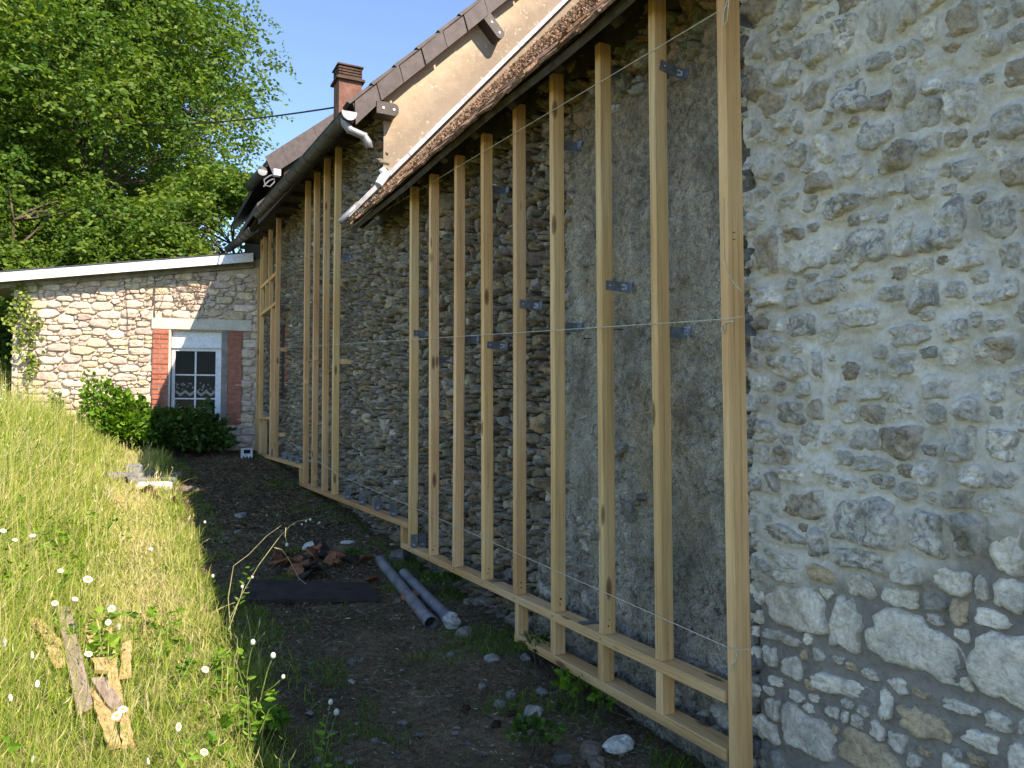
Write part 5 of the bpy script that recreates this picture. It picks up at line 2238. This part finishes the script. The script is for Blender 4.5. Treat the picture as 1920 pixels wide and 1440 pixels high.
# white flower heads at the window sill
rng = np.random.default_rng(9)
for k, (px, py) in enumerate(((372, 797), (388, 790), (404, 793), (396, 799), (353, 800))):
    c = hit(px, py, aO + aN * .18, aN)
    n = 26
    q = rng.normal(0, 1, (n, 3))
    q /= np.linalg.norm(q, axis=1)[:, None]
    V, F, T = leafy(rng, c + q * .035, q + rng.normal(0, .5, (n, 3)), np.full(n, .03), np.full(n, .013), np.full(n, .5))
    tag(mk('flower_head', V, F, 'petal', None), 'white hydrangea flower head in shade at the window sill, %s' % ('second from the left', 'middle one of five', 'rightmost of five', 'lower one between middle and rightmost', 'leftmost of five')[k], 'flower', 'white flower heads under the window')

# ivy on the left of the annex and bare vine stems
def ivy():
    rng = np.random.default_rng(12)
    t = thing('ivy', 'yellow green ivy strands climbing the left end of the annex wall', 'climbing plant', tuple(aO + A_UL * aU))
    JA, JD, tb = [], [], []
    for pts in ([(30, 600), (36, 570), (42, 548), (52, 533)], [(44, 560), (48, 575), (50, 585)], [(30, 650), (42, 625), (60, 605), (75, 598)], [(48, 680), (56, 650), (62, 620)], [(52, 705), (62, 680), (66, 668)], [(22, 610), (26, 590), (30, 575)]):
        P_ = [hit(a, b, aO + aN * .035, aN) for a, b in pts]
        tb.append(tube(P_, .006, 5, False))
        for i in range(len(P_) - 1):
            for k in range(26):
                s = rng.random()
                c = P_[i] * (1 - s) + P_[i + 1] * s + aU * rng.normal(0, .055) + np.array([0, 0, rng.normal(0, .05)]) + aN * rng.uniform(0, .06)
                JA.append(c)
                JD.append(aU * rng.normal(0, .6) + np.array([0, 0, -.6]) + aN * .3)
    JA, JD = np.array(JA), np.array(JD)
    n = len(JA)
    sz = rng.uniform(.04, .075, n)
    V, F, T = leafy(rng, JA, JD, sz, sz * .45, rng.random(n))
    mk('foliage', V, F, 'ivy', t, attrs={'tint': T})
    V, F = join(tb)
    mk('stem', V, F, 'twig', t)
    t = thing('dry_vine', 'leafless brown creeper twigs spread over the wall above the window', 'climbing plant', tuple(aO + 1. * aU))
    tb = []
    for k in range(46):
        px, py = rng.uniform(288, 392), rng.uniform(512, 575)
        P_ = []
        a = rng.uniform(0, 6.28)
        for i in range(8):
            P_.append(hit(px, py, aO + aN * .03, aN))
            a += rng.normal(0, .6)
            px += math.cos(a) * 4
            py += math.sin(a) * 4 + 1
        tb.append(tube(P_, .0035, 4, False))
    P_ = [hit(a, b, aO + aN * .03, aN) for a, b in ((290, 595), (289, 560), (291, 530), (288, 512))]
    tb.append(tube(P_, .008, 4, False))
    P_ = [hit(a, b, aO + aN * .03, aN) for a, b in ((240, 625), (239, 590), (236, 560), (232, 520))]
    tb.append(tube(P_, .005, 4, False))
    V, F = join(tb)
    mk('twig', V, F, 'twig', t)


ivy()


# ------------------------------------------------------------------ daisies and foreground weeds
def daisy_proto(open_=1.):
    parts = []
    n = 17
    V, F = [], []
    for k in range(n):
        a = k * 2 * math.pi / n
        ca, sa = math.cos(a), math.sin(a)
        w_ = .0023
        i = len(V)
        for r, ww, z in ((.004, .5, 0), (.011, 1., .0015 * open_), (.0175, .9, .001 - .003 * (1 - open_)), (.0205, .3, -.001)):
            for s in (-1, 1):
                V.append([ca * r - sa * w_ * ww * s, sa * r + ca * w_ * ww * s, z + random.uniform(-.0006, .0006)])
        for j in range(3):
            F.append([i + 2 * j, i + 2 * j + 1, i + 2 * j + 3, i + 2 * j + 2])
    pet = mesh_np('petals', V, np.array(F), 'petal')
    V, F = [], []
    m = 10
    for j, (r, z) in enumerate(((.0072, 0.), (.006, .003), (.003, .0045))):
        for k in range(m):
            V.append([r * math.cos(k * 6.283 / m), r * math.sin(k * 6.283 / m), z])
    V.append([0, 0, .005])
    Q = [[j * m + k, j * m + (k + 1) % m, (j + 1) * m + (k + 1) % m, (j + 1) * m + k] for j in range(2) for k in range(m)]
    T = [[2 * m + k, 2 * m + (k + 1) % m, 3 * m] for k in range(m)]
    cen = mesh_np('centre', V, [np.array(Q), np.array(T)], 'yolk')
    return pet, cen


DP, DC = daisy_proto()
DAISY = [(6, 995, 'half hidden white daisy nearest the left picture edge'), (28, 1012, 'white daisy at the left edge, just right of the half hidden one'), (61, 1004, 'white daisy with its face up, third from the left edge'), (283, 1029, 'white daisy standing alone nearest the sunlit hay strip'), (114, 1070, 'white daisy above the dark grass hollow, left of the big one'), (165, 1086, 'largest white daisy in the middle of the grass'), (103, 1131, 'small daisy by the upper end of the grey plank'), (141, 1123, 'small drooping daisy just above the grey plank end'), (209, 1141, 'topmost daisy of the three beside the yellow boards'), (203, 1167, 'left daisy of the close pair beside the yellow boards'), (222, 1175, 'right daisy of the close pair beside the yellow boards'), (166, 1226, 'daisy hanging over the yellow boards, left of their middle'), (385, 1255, 'daisy close to the shadow edge, right of the boards'), (230, 1330, 'daisy in front of the lower end of the boards'), (219, 1342, 'small daisy tucked under the one in front of the boards'), (335, 1363, 'side facing daisy below the boards on the right'), (61, 1228, 'ragged daisy left of the grey plank'), (70, 1282, 'wilting daisy in the lower left grass'), (20, 1308, 'wilting daisy pair nearest the lower left corner'), (61, 1423, 'closed daisy at the bottom edge on the left'), (8, 1205, 'daisy with yellow centre at the left edge beside the boards'), (278, 1427, 'closed daisy at the bottom edge in the middle of the grass'), (383, 1410, 'crumpled daisy at the bottom edge, nearest the shade'), (340, 935, 'tiny far daisy near the rusty sheet')]


def og_h(px, py, h):
    return og(px, py, h)


random.seed(77)
for k, (px, py, lab) in enumerate(DAISY[:-1]):
    hgt = random.uniform(.22, .34) if px < 200 else random.uniform(.16, .24)
    p = og(px, py, hgt)
    bx_, by_ = p[0] + random.uniform(-.05, .05), p[1] + random.uniform(-.02, .07)
    t = thing('daisy', lab, 'daisy', (bx_, by_, gz(bx_, by_)), 'daisies in the meadow grass')
    tilt = Vector((random.uniform(-.2, .4), -random.uniform(.45, .8), random.uniform(.8, 1.0)))
    if 'closed' in lab or 'wilting' in lab or 'side' in lab or 'ragged' in lab:
        tilt = Vector((random.uniform(-1, 1), -.5, .15))
    rot = tilt.to_track_quat('Z', 'Y').to_euler()
    sc = (1.05 if 'largest' in lab else random.uniform(.66, .88))
    a = put('petals', DP, t, p, rot=rot)
    b = put('centre', DC, t, p, rot=rot)
    a.scale = (sc, sc, sc)
    b.scale = (sc * 1.15,) * 3
    if 'closed' in lab or 'wilting' in lab or 'ragged' in lab:
        a.scale = (sc * .4, sc * .75, sc)
        b.scale = (sc * .4, sc * .5, sc)
    g = np.array([bx_, by_, gz(bx_, by_)])
    V, F = tube([g, (g + p) / 2 + [random.uniform(-.02, .02), 0, .02], p - np.array(tilt.normalized()) * .012, p], .0013, 5)
    mk('stem', V, F, 'stem', t)

# bolting weeds with round seed heads standing at the edge of the grass
def weed(lab, stalks, base_px, r=.0017, mat='stem', heads=(), leaves=(), X=None, dist=None):
    """stalks: pixel polylines on the upright plane through the weed's foot facing the camera"""
    foot = og(*base_px) if dist is None else C0 + ray(*base_px) * dist
    n = np.array([FW[0], FW[1], 0])
    t = thing('bolting_weed', lab, 'weed', foot)
    f = lambda a, b: hit(a, b, foot, n)
    parts = []
    rng = np.random.default_rng(int(base_px[0]))
    for s in stalks:
        P_ = [f(*q) + n * rng.normal(0, .012) for q in s]
        parts.append(tube(P_, [r * (1.2 - .6 * i / len(P_)) for i in range(len(P_))], 5))
    V, F = join(parts)
    mk('stem', V, F, mat, t)
    for (a, b, s) in heads:
        c = f(a, b)
        V, F = tube([c - [0, 0, .007 * s], c - [0, 0, .004 * s], c + [0, 0, .002 * s], c + [0, 0, .0065 * s]], [.002 * s, .0055 * s, .006 * s, .003 * s], 8)
        mk('seed_head', V, F, 'plasterbit', t, smooth=True)
    if leaves:
        A = np.array([f(a, b) for a, b, dx, dy, l in leaves])
        D = np.array([RT * dx - np.array([0, 0, 1]) * dy + n * .1 for a, b, dx, dy, l in leaves])
        sz = np.array([l for *_, l in leaves])
        V, F, T = leafy(rng, A, D, sz, sz * .2, rng.random(len(sz)))
        mk('leaf', V, F, 'bushleaf', t, attrs={'tint': T}, kind='stuff')


random.seed(4)


def rl(x0, y0, x1, y1, n, l=.045):
    o = []
    for k in range(n):
        s = (k + random.random()) / n
        o.append((x0 + (x1 - x0) * s, y0 + (y1 - y0) * s, random.choice((-1, 1)), random.uniform(-.9, .2), l * random.uniform(.6, 1.2)))
    return o


weed('tall bolting weed with a long nodding grass stalk reaching over the dark soil',
     [[(432, 1200), (430, 1120), (440, 1060), (466, 1040), (500, 1005), (528, 985)], [(430, 1180), (450, 1120), (485, 1060), (520, 1010), (545, 985), (560, 976), (582, 974)], [(516, 1026), (530, 1030), (545, 1055), (560, 1085), (573, 1096)], [(535, 990), (537, 1005), (538, 1018)], [(440, 1130), (415, 1140), (395, 1150)], [(432, 1160), (452, 1120), (456, 1100)]],
     (432, 1235), .0018, 'strawstem', [(582, 974, 1.0), (574, 977, .8), (538, 1021, 1.3), (473, 1082, 1.1), (454, 1100, 1.2), (566, 983, .8)], rl(432, 1190, 470, 1060, 16, .04))
weed('bolting weed with two small white seed heads left of the bare soil middle',
     [[(470, 1400), (468, 1330), (460, 1270), (466, 1235), (474, 1206)], [(468, 1370), (490, 1310), (500, 1260), (512, 1230)], [(495, 1300), (515, 1285), (531, 1270)], [(462, 1300), (450, 1250), (437, 1225)], [(490, 1370), (505, 1330), (520, 1320)]],
     (475, 1425), .002, 'stem', [(474, 1204, 1.5), (512, 1229, 1.6), (531, 1269, 1.2)], rl(470, 1395, 462, 1270, 14, .05) + rl(480, 1400, 500, 1280, 12, .05))
weed('bolting weed with cream buds nearest the camera at the bottom edge',
     [[(605, 1470), (604, 1400), (612, 1360), (620, 1318)], [(606, 1440), (618, 1380), (631, 1336)], [(604, 1420), (590, 1400), (575, 1385)]],
     (605, 1500), .0018, 'stem', [(620, 1316, 1.4), (631, 1335, 1.6)], rl(605, 1460, 612, 1360, 12, .035))
weed('small shaded weed with a bud at the grass edge beside the debris',
     [[(365, 1020), (370, 995), (384, 980)], [(370, 1000), (360, 985)]], (366, 1040), .0014, 'stem', [(384, 979, 1.6)], rl(365, 1030, 375, 985, 6, .03))
weed('short weed with a white bud on the sunlit grass edge above the dark board',
     [[(385, 1130), (390, 1100), (399, 1082)], [(388, 1115), (378, 1095)]], (385, 1145), .0014, 'stem', [(399, 1080, 1.5)], rl(385, 1140, 395, 1090, 8, .035))
weed('thin thorny seedling on the shaded soil left of the tile heap',
     [[(515, 1035), (512, 1000), (500, 972), (490, 962)], [(508, 985), (520, 968), (526, 966)]], (515, 1040), .0016, 'twig', [(500, 966, .9), (520, 967, .9)])

# leafy weeds at the wall foot on the right
def ground_weed(lab, px, py, r, h, n, seed, size=(.03, .06), mat='bushleaf'):
    p = og(px, py)
    t = bush('wall_foot_weed', lab, p[0], p[1], r, r, h, n, mat, seed, size)
    t['category'] = 'weed'


ground_weed('broad leaved green weed under the near sole plate', 1085, 1320, .09, .12, 60, 41, (.04, .075))
ground_weed('pale clover like weed right of the broad leaved one', 1130, 1350, .05, .07, 26, 42, (.025, .045))
ground_weed('feathery dark weed at the wall foot behind the plate step', 1010, 1250, .12, .14, 240, 43, (.015, .03), 'darkleaf')
ground_weed('grassy weed tuft right of the grey pipes', 830, 1115, .12, .12, 200, 44, (.02, .04), 'darkleaf')
ground_weed('small green weed by the nearest stud foot', 1448, 1432, .03, .10, 60, 45, (.015, .025))
ground_weed('green weed among the tile heap', 665, 1060, .06, .09, 90, 46, (.02, .04), 'darkleaf')
ground_weed('leafy weed at the bottom edge in the middle', 1000, 1420, .10, .12, 160, 47, (.02, .04), 'darkleaf')
ground_weed('feathery green weed at the grass edge near the bottom', 500, 1395, .09, .10, 200, 48, (.02, .04), 'bushleaf')


# ------------------------------------------------------------------ things lying about
def rock(px, py, wpx, lab, col=(.24, .225, .195), al=.3, seed=0, flat=.6, name='rock', mat='stone', cat='stone', grp='loose stones on the soil', long_=1.):
    p = og(px, py)
    z = np.linalg.norm(p - C0)
    r = wpx / 1440 * z / 2
    rng = np.random.default_rng(seed + int(px * 7 + py))
    n = 10
    V, F = [], []
    m = 7
    for i in range(m + 1):
        th = math.pi * i / m
        for k in range(n):
            a = 2 * math.pi * k / n
            V.append([math.sin(th) * math.cos(a) * long_, math.sin(th) * math.sin(a), math.cos(th) * flat])
    V = np.array(V)
    V = V * (1 + .42 * fbm(V * 1.5 + seed * 3 + px, 2)[:, None])
    V = np.round(V * 3.2 + .0) / 3.2 * .35 + V * .65
    for i in range(m):
        for k in range(n):
            F.append([i * n + k, (i + 1) * n + k, (i + 1) * n + (k + 1) % n, i * n + (k + 1) % n])
    a = rng.uniform(0, 3)
    Rm = np.array([[math.cos(a), -math.sin(a), 0], [math.sin(a), math.cos(a), 0], [0, 0, 1]])
    V = (V * r) @ Rm.T + p + [0, 0, r * flat * .35]
    at = {'col': np.tile([*col, al], (len(V), 1))} if mat == 'stone' else None
    o = mk(name, V, np.array(F), mat, None, p, smooth=False, attrs=at)
    return tag(o, lab, cat, grp)


ROCKS = [(923, 1238, 28, 'flat pale stone below the near end of the pipes'), (986, 1235, 22, 'pale stone right of the flat pale one, below the plate'), (873, 1192, 30, 'rounded grey stone just in front of the pipe ends'), (983, 1376, 34, 'largest flat grey stone near the bottom edge'), (960, 1308, 22, 'grey pebble between two pine cones'), (938, 1325, 20, 'round grey stone left of the clover'), (1000, 1342, 34, 'pale angular stone left of the white lump'), (1055, 1372, 18, 'small dark stone in front of the weed'), (1105, 1415, 38, 'brown broken stone left of the white lump at the bottom'), (1053, 1428, 34, 'dark rounded stone at the bottom edge'), (1118, 1436, 30, 'brown stone cut off by the bottom edge'), (1222, 1330, 16, 'little stone under the sole plate shadow'), (790, 1322, 14, 'small brown stone left in the bare soil'), (867, 1330, 12, 'tiny stone on the bare soil'), (660, 1281, 13, 'single whitish pebble on the bare soil'), (752, 1052, 44, 'large dark stone behind the pipe tops'), (453, 970, 18, 'pale stone on the far soil'), (352, 921, 26, 'flat brown stone beside the white plastic'), (445, 1001, 14, 'small stone left of the scattered debris'), (660, 1245, 16, 'stone chip near the dark board edge'), (745, 1130, 14, 'brown chip beside the pipe'), (905, 1290, 16, 'pebble in the soil left of the leaning stones'), (845, 1232, 16, 'dull stone chip below the pipes'), (1015, 1300, 20, 'flat stone by the sole plate'), (702, 1390, 12, 'small pebble near the bottom middle'), (1180, 1395, 15, 'small grey stone right of the white lump'), (880, 1395, 15, 'dark pebble left of the largest flat stone')]
for k, (px, py, wp, lab) in enumerate(ROCKS):
    c = np.array([.22, .205, .18]) * (1.5 if 'pale' in lab or 'whit' in lab else 1.)
    if 'brown' in lab:
        c = np.array([.2, .15, .11])
    if 'dark' in lab:
        c = c * .6
    rock(px, py, wp, lab, tuple(c), .3, k, .55 if 'flat' in lab else .75, long_=1.3 if k % 3 else 1.)
rock(1160, 1402, 50, 'lumpy white plaster lump with green algae at the bottom', (.6, .6, .57), .2, 5, .5, 'plaster_lump', 'plasterbit', 'rubble', 'pale plaster lumps', 1.5)
rock(590, 1030, 34, 'crumbling pale green white plaster lump above the tile heap', seed=2, name='plaster_lump', mat='plasterbit', cat='rubble', grp='pale plaster lumps', long_=1.3)
rock(652, 1019, 24, 'small white plaster scrap right of the crumbling lump', seed=3, name='plaster_lump', mat='plasterbit', cat='rubble', grp='pale plaster lumps', flat=.3)
rock(736, 1023, 11, 'white plaster crumb next to the step block', seed=4, name='plaster_lump', mat='plasterbit', cat='rubble', grp='pale plaster lumps')
rock(598, 982, 9, 'lone white crumb on the far dark soil', seed=6, name='plaster_lump', mat='plasterbit', cat='rubble', grp='pale plaster lumps')

# heap of broken rust-brown tiles
rng = np.random.default_rng(61)
shl = 'broken rust brown tile shard in the heap before the dark board'
for k in range(34):
    px = rng.normal(585, 38)
    py = rng.normal(1064, 15)
    if not (505 < px < 665 and 1032 < py < 1096):
        continue
    p = og(px, py)
    n = 6
    a0 = rng.uniform(0, 6)
    rr = rng.uniform(.03, .075)
    pts = [(rr * rng.uniform(.6, 1.1) * math.cos(a0 + i * 6.283 / n) * 1.5, rr * rng.uniform(.6, 1.1) * math.sin(a0 + i * 6.283 / n)) for i in range(n)]
    V, F = prism(np.array(pts), 2, 0, .012)
    V[:, 2] += (V[:, 0] ** 2) * -4
    o = put('tile_shard', mesh_np('tile_shard', V, F, 'shard' if k % 3 else 'sheet'), None, p + [0, 0, rng.uniform(.01, .07)], rot=(rng.normal(0, .5), rng.normal(0, .5), rng.uniform(0, 6)))
    side = ('left' if px < 560 else 'right' if px > 610 else 'middle') + ' part'
    dep = 'nearest the dark board' if py > 1070 else 'at the back' if py < 1052 else 'half way up'
    shl = ('rusty orange' if k % 3 else 'sooty dark') + ' broken tile shard %s in the %s of the heap' % (dep, side)
    tag(o, shl, 'tile shard', 'broken tiles heaped on the soil')
for px, py, lab in ((768, 1127, 'single orange tile shard lying left of the pipes'), (700, 1095, 'orange shard between the heap and the pipes'), (688, 1055, 'dark red shard leaning near the pipe tops')):
    p = og(px, py)
    V, F = prism(np.array([(-.05, -.02), (.0, -.045), (.05, -.02), (.04, .02), (-.01, .035), (-.05, .015)]), 2, 0, .011)
    V[:, 2] += V[:, 0] * .4
    tag(put('tile_shard', mesh_np('tile_shard', V, F, 'shard'), None, p + [0, 0, .03], rot=(.5, .1, px % 6)), lab, 'tile shard', 'broken tiles heaped on the soil')

# dark board lying flat
c = [og(442, 1138), og(712, 1132), og(690, 1104), og(470, 1098)]
V = np.array([np.array([q[0], q[1], q[2] + .015]) for q in c] + [np.array([q[0], q[1], q[2] + .04]) for q in c])
tag(mk('dark_board', V, BOXF, 'sheet', None), 'dark brown board lying flat on the soil before the tile heap', 'board')

# grey pipes
def pipe(p0, p1, r, lab, socket=True, mat='pvc'):
    d = (p1 - p0) / np.linalg.norm(p1 - p0)
    t = thing('grey_pipe', lab, 'pipe', (p0 + p1) / 2, 'old grey pipes')
    n = 18
    V, F = tube([p0, p0 * .5 + p1 * .5 - [0, 0, .004], p1], r, n, False)
    V2, F2 = tube([p1, p0], r * .88, n, False)
    u, v, dd = frame_of(d)
    # butt rings close the wall thickness
    V, F = join([(V, F), (V2, F2)])
    k0 = np.arange(n)
    mk('barrel', V, F, mat, t, smooth=True)
    V, F = tube([p1 - d * .07, p1 - d * .065, p1 - d * .0, p1 + d * .004], [r * 1.03, r * 1.14, r * 1.14, r * 1.0], n, False)
    V2, F2 = tube([p1 + d * .004, p1 - d * .06], [r * 1.0, r * .86], n, False)
    V, F = join([(V, F), (V2, F2)])
    mk('socket', V, F, mat, t, smooth=True)
    V, F = tube([p1 - d * .05, p1 - d * .045], r * .87, n)
    mk('dark_bore', V, F, 'pipe_dark', t)
    V, F = tube([p0 + d * .002, p0 + d * .006], r * .89, n)
    mk('dark_bore', V, F, 'pipe_dark', t)
    return t


pr = .036
pa, pb = og(712, 1050, pr), og(808, 1168, pr)
pipe(pa, pb, pr, 'nearer of two grey pipes on the soil, open end towards the camera')
pa, pb = og(757, 1075, pr), og(842, 1160, pr)
t = pipe(pa, pb, pr * .95, 'grey pipe beside the open one, mortar crusted end against the wall foot')
rng = np.random.default_rng(5)
n = 60
q = rng.normal(0, 1, (n, 3))
q /= np.linalg.norm(q, axis=1)[:, None]
e = (pb - pa) / np.linalg.norm(pb - pa)
m_, k_ = 9, 12
V, F = [], []
for i in range(m_ + 1):
    th = math.pi * i / m_
    for k in range(k_):
        a = 2 * math.pi * k / k_
        V.append([math.sin(th) * math.cos(a), math.sin(th) * math.sin(a), math.cos(th)])
for i in range(m_):
    for k in range(k_):
        F.append([i * k_ + k, (i + 1) * k_ + k, (i + 1) * k_ + (k + 1) % k_, i * k_ + (k + 1) % k_])
V = np.array(V)
V = V * (1 + .5 * fbm(V * 2.5, 3)[:, None]) * .05 + pb + e * .045
mk('mortar_crust', V, np.array(F), 'chip', t)

# far pipes, half in the sun
pa, pb = og(196, 893, .05), og(338, 893, .05)
pipe(pa, pb, .045, 'grey pipe lying half in the sun before the bushes, upper of two')
pa, pb = og(235, 901, .04), og(326, 902, .04)
pipe(pa, pb, .042, 'lower grey pipe lying just in front of the half sunlit one')
rock(255, 886, 40, 'grey crumpled roofing felt bundle behind the far pipes', (.16, .16, .16), .4, 12, .5, 'felt_bundle', 'pvc', 'rubble', None, 1.4)

# white plastic panel
p = og(290, 916)
pts = [(-.17, -.07), (.11, -.07), (.17, -.03), (.17, .04), (.12, .08), (-.17, .08)]
V, F = prism(np.array(pts), 2, 0, .05)
tag(put('plastic_tray', mesh_np('plastic_tray', V, F, 'plastic'), None, p + [0, 0, .0], rot=(.25, 0, -.2)), 'white plastic tray lying in shade in front of the far pipes', 'tray')
# rusty bent sheet on the shadow edge
V, F = [], []
P0 = og(268, 930)
P1 = og(328, 952)
nq = 14
for i in range(nq):
    s = i / (nq - 1)
    c = P0 * (1 - s) + P1 * s
    for j in range(5):
        tt = j / 4 - .5
        V.append(c + np.array([.05 * tt, -.16 * tt, .05 + .05 * math.sin(s * 7) * (1 - abs(tt)) + .03 * math.cos(tt * 5) + random.uniform(-.004, .004)]))
for i in range(nq - 1):
    for j in range(4):
        a = i * 5 + j
        F.append([a, a + 1, a + 6, a + 5])
V = np.array(V)
F = np.array(F)
mk_ = mk('rusty_sheet', np.concatenate([V, V - [0, 0, .004]]), np.concatenate([F, F[:, ::-1] + len(V)]), 'rust', None)
tag(mk_, 'buckled rusty orange sheet lying along the edge of the shadow', 'metal sheet')

# boards in the grass
def board(a, b, w_, th, mat, lab, h0=.05, h1=.05, name='plank'):
    h0, h1 = h0 * .42, h1 * .42
    th *= .6
    pa, pb = og(*a, h0), og(*b, h1)
    d = pb - pa
    d /= np.linalg.norm(d)
    s = np.cross(d, [0, 0, 1.])
    s /= np.linalg.norm(s)
    up = np.cross(s, d)
    V = []
    rr = [random.uniform(-.02, .02) for _ in range(4)]
    ns = 8
    V, F = [], []
    for i in range(ns + 1):
        c = pa + (pb - pa) * i / ns
        e = d * (rr[0] if i == 0 else rr[1] if i == ns else 0)
        jw = random.uniform(-.004, .004)
        for (x, y) in ((-1, -1), (1, -1), (1, 1), (-1, 1)):
            V.append(c + s * (w_ / 2 + jw) * x + up * th / 2 * y + e * x)
    for i in range(ns):
        for k in range(4):
            F.append([i * 4 + k, i * 4 + (k + 1) % 4, i * 4 + 4 + (k + 1) % 4, i * 4 + 4 + k])
    F += [[3, 2, 1, 0], [ns * 4, ns * 4 + 1, ns * 4 + 2, ns * 4 + 3]]
    tag(mk(name, V, np.array(F), mat, None), lab, 'board', 'old boards in the grass')


random.seed(8)
board((118, 1140), (160, 1330), .055, .03, 'grey_plank', 'long greyed plank slanting through the grass on the left', .12, .10)
board((165, 1165), (190, 1260), .045, .025, 'raw_plank', 'short split yellow board right of the greyed plank', .10, .09)
board((200, 1180), (222, 1350), .045, .025, 'raw_plank', 'long splintered yellow board with nails in the middle of the pile', .09, .08)
board((238, 1205), (235, 1270), .04, .02, 'raw_plank', 'small yellow board end on the right of the pile', .08, .08)
board((178, 1290), (215, 1400), .045, .03, 'raw_plank', 'lowest yellow board of the pile, near the daisy pair', .08, .06)
board((230, 1330), (240, 1400), .035, .025, 'raw_plank', 'right-hand yellow board in front of the pile', .07, .06)
board((182, 1275), (222, 1335), .05, .04, 'grey_plank', 'greyed square batten lying across the yellow boards', .13, .11)
board((60, 1160), (110, 1210), .05, .02, 'raw_plank', 'yellow board mostly hidden by grass left of the greyed plank', .08, .08)
board((95, 1205), (112, 1250), .045, .02, 'raw_plank', 'bit of yellow board showing left of the greyed plank', .08, .08)
board((196, 908), (210, 935), .08, .03, 'grey_plank', 'far greyed board end in the grass before the pipes', .08, .08)
board((214, 922), (228, 940), .07, .02, 'raw_plank', 'far yellow board scrap in the grass before the pipes', .08, .08)

# small white box device at the annex corner
p = og(463, 862)
t = thing('white_box', 'small white box with dark window standing at the annex corner', 'box', p)
w2, h2 = .075, .16
V, F = box(p[0] - w2, p[0] + w2, p[1], p[1] + .1, p[2], p[2] + h2)
mk('case', V, F, 'plastic', t)
V, F = box(p[0] - w2 * .6, p[0] + w2 * .6, p[1] - .004, p[1], p[2] + h2 * .55, p[2] + h2 * .9)
mk('display', V, F, 'pipe_dark', t)
for k in (-.6, 0, .6):
    V, F = box(p[0] + w2 * k - .012, p[0] + w2 * k + .012, p[1] - .004, p[1], p[2] + .02, p[2] + .045)
    mk('button', V, F, 'pipe_dark', t)

# pine cones
for k, (px, py) in enumerate(((1050, 1330), (930, 1365), (872, 1335), (960, 1345), (1015, 1385))):
    p = og(px, py)
    t = tag(put('pine_cone', None, None, p), 'dark pine cone lying among the stones, %s' % ('nearest the broad leaved weed', 'left of the largest flat stone', 'furthest left on the bare soil', 'between the grey pebble and the flat stone', 'right of the largest flat stone')[k], 'pine cone', 'pine cones on the soil')
    V, F = tube([p + [-.022, 0, .014], p + [-.012, 0, .016], p + [.01, 0, .016], p + [.024, 0, .014]], [.006, .013, .012, .004], 8)
    mk('core', V, F, 'cone', t)
    rng = np.random.default_rng(k)
    n = 70
    s = rng.uniform(-.02, .02, n)
    a = rng.uniform(0, 6.28, n)
    r = .013 * np.sqrt(np.clip(1 - (s / .026) ** 2, .1, 1))
    C = p + np.stack([s, r * np.cos(a), .016 + r * np.sin(a)], 1)
    D = np.stack([np.full(n, -.5), np.cos(a), np.sin(a)], 1)
    V, F, T = leafy(rng, C - D * .003, D, np.full(n, .009), np.full(n, .0045), np.zeros(n), shape=4)
    mk('scales', V, F, 'cone', t)
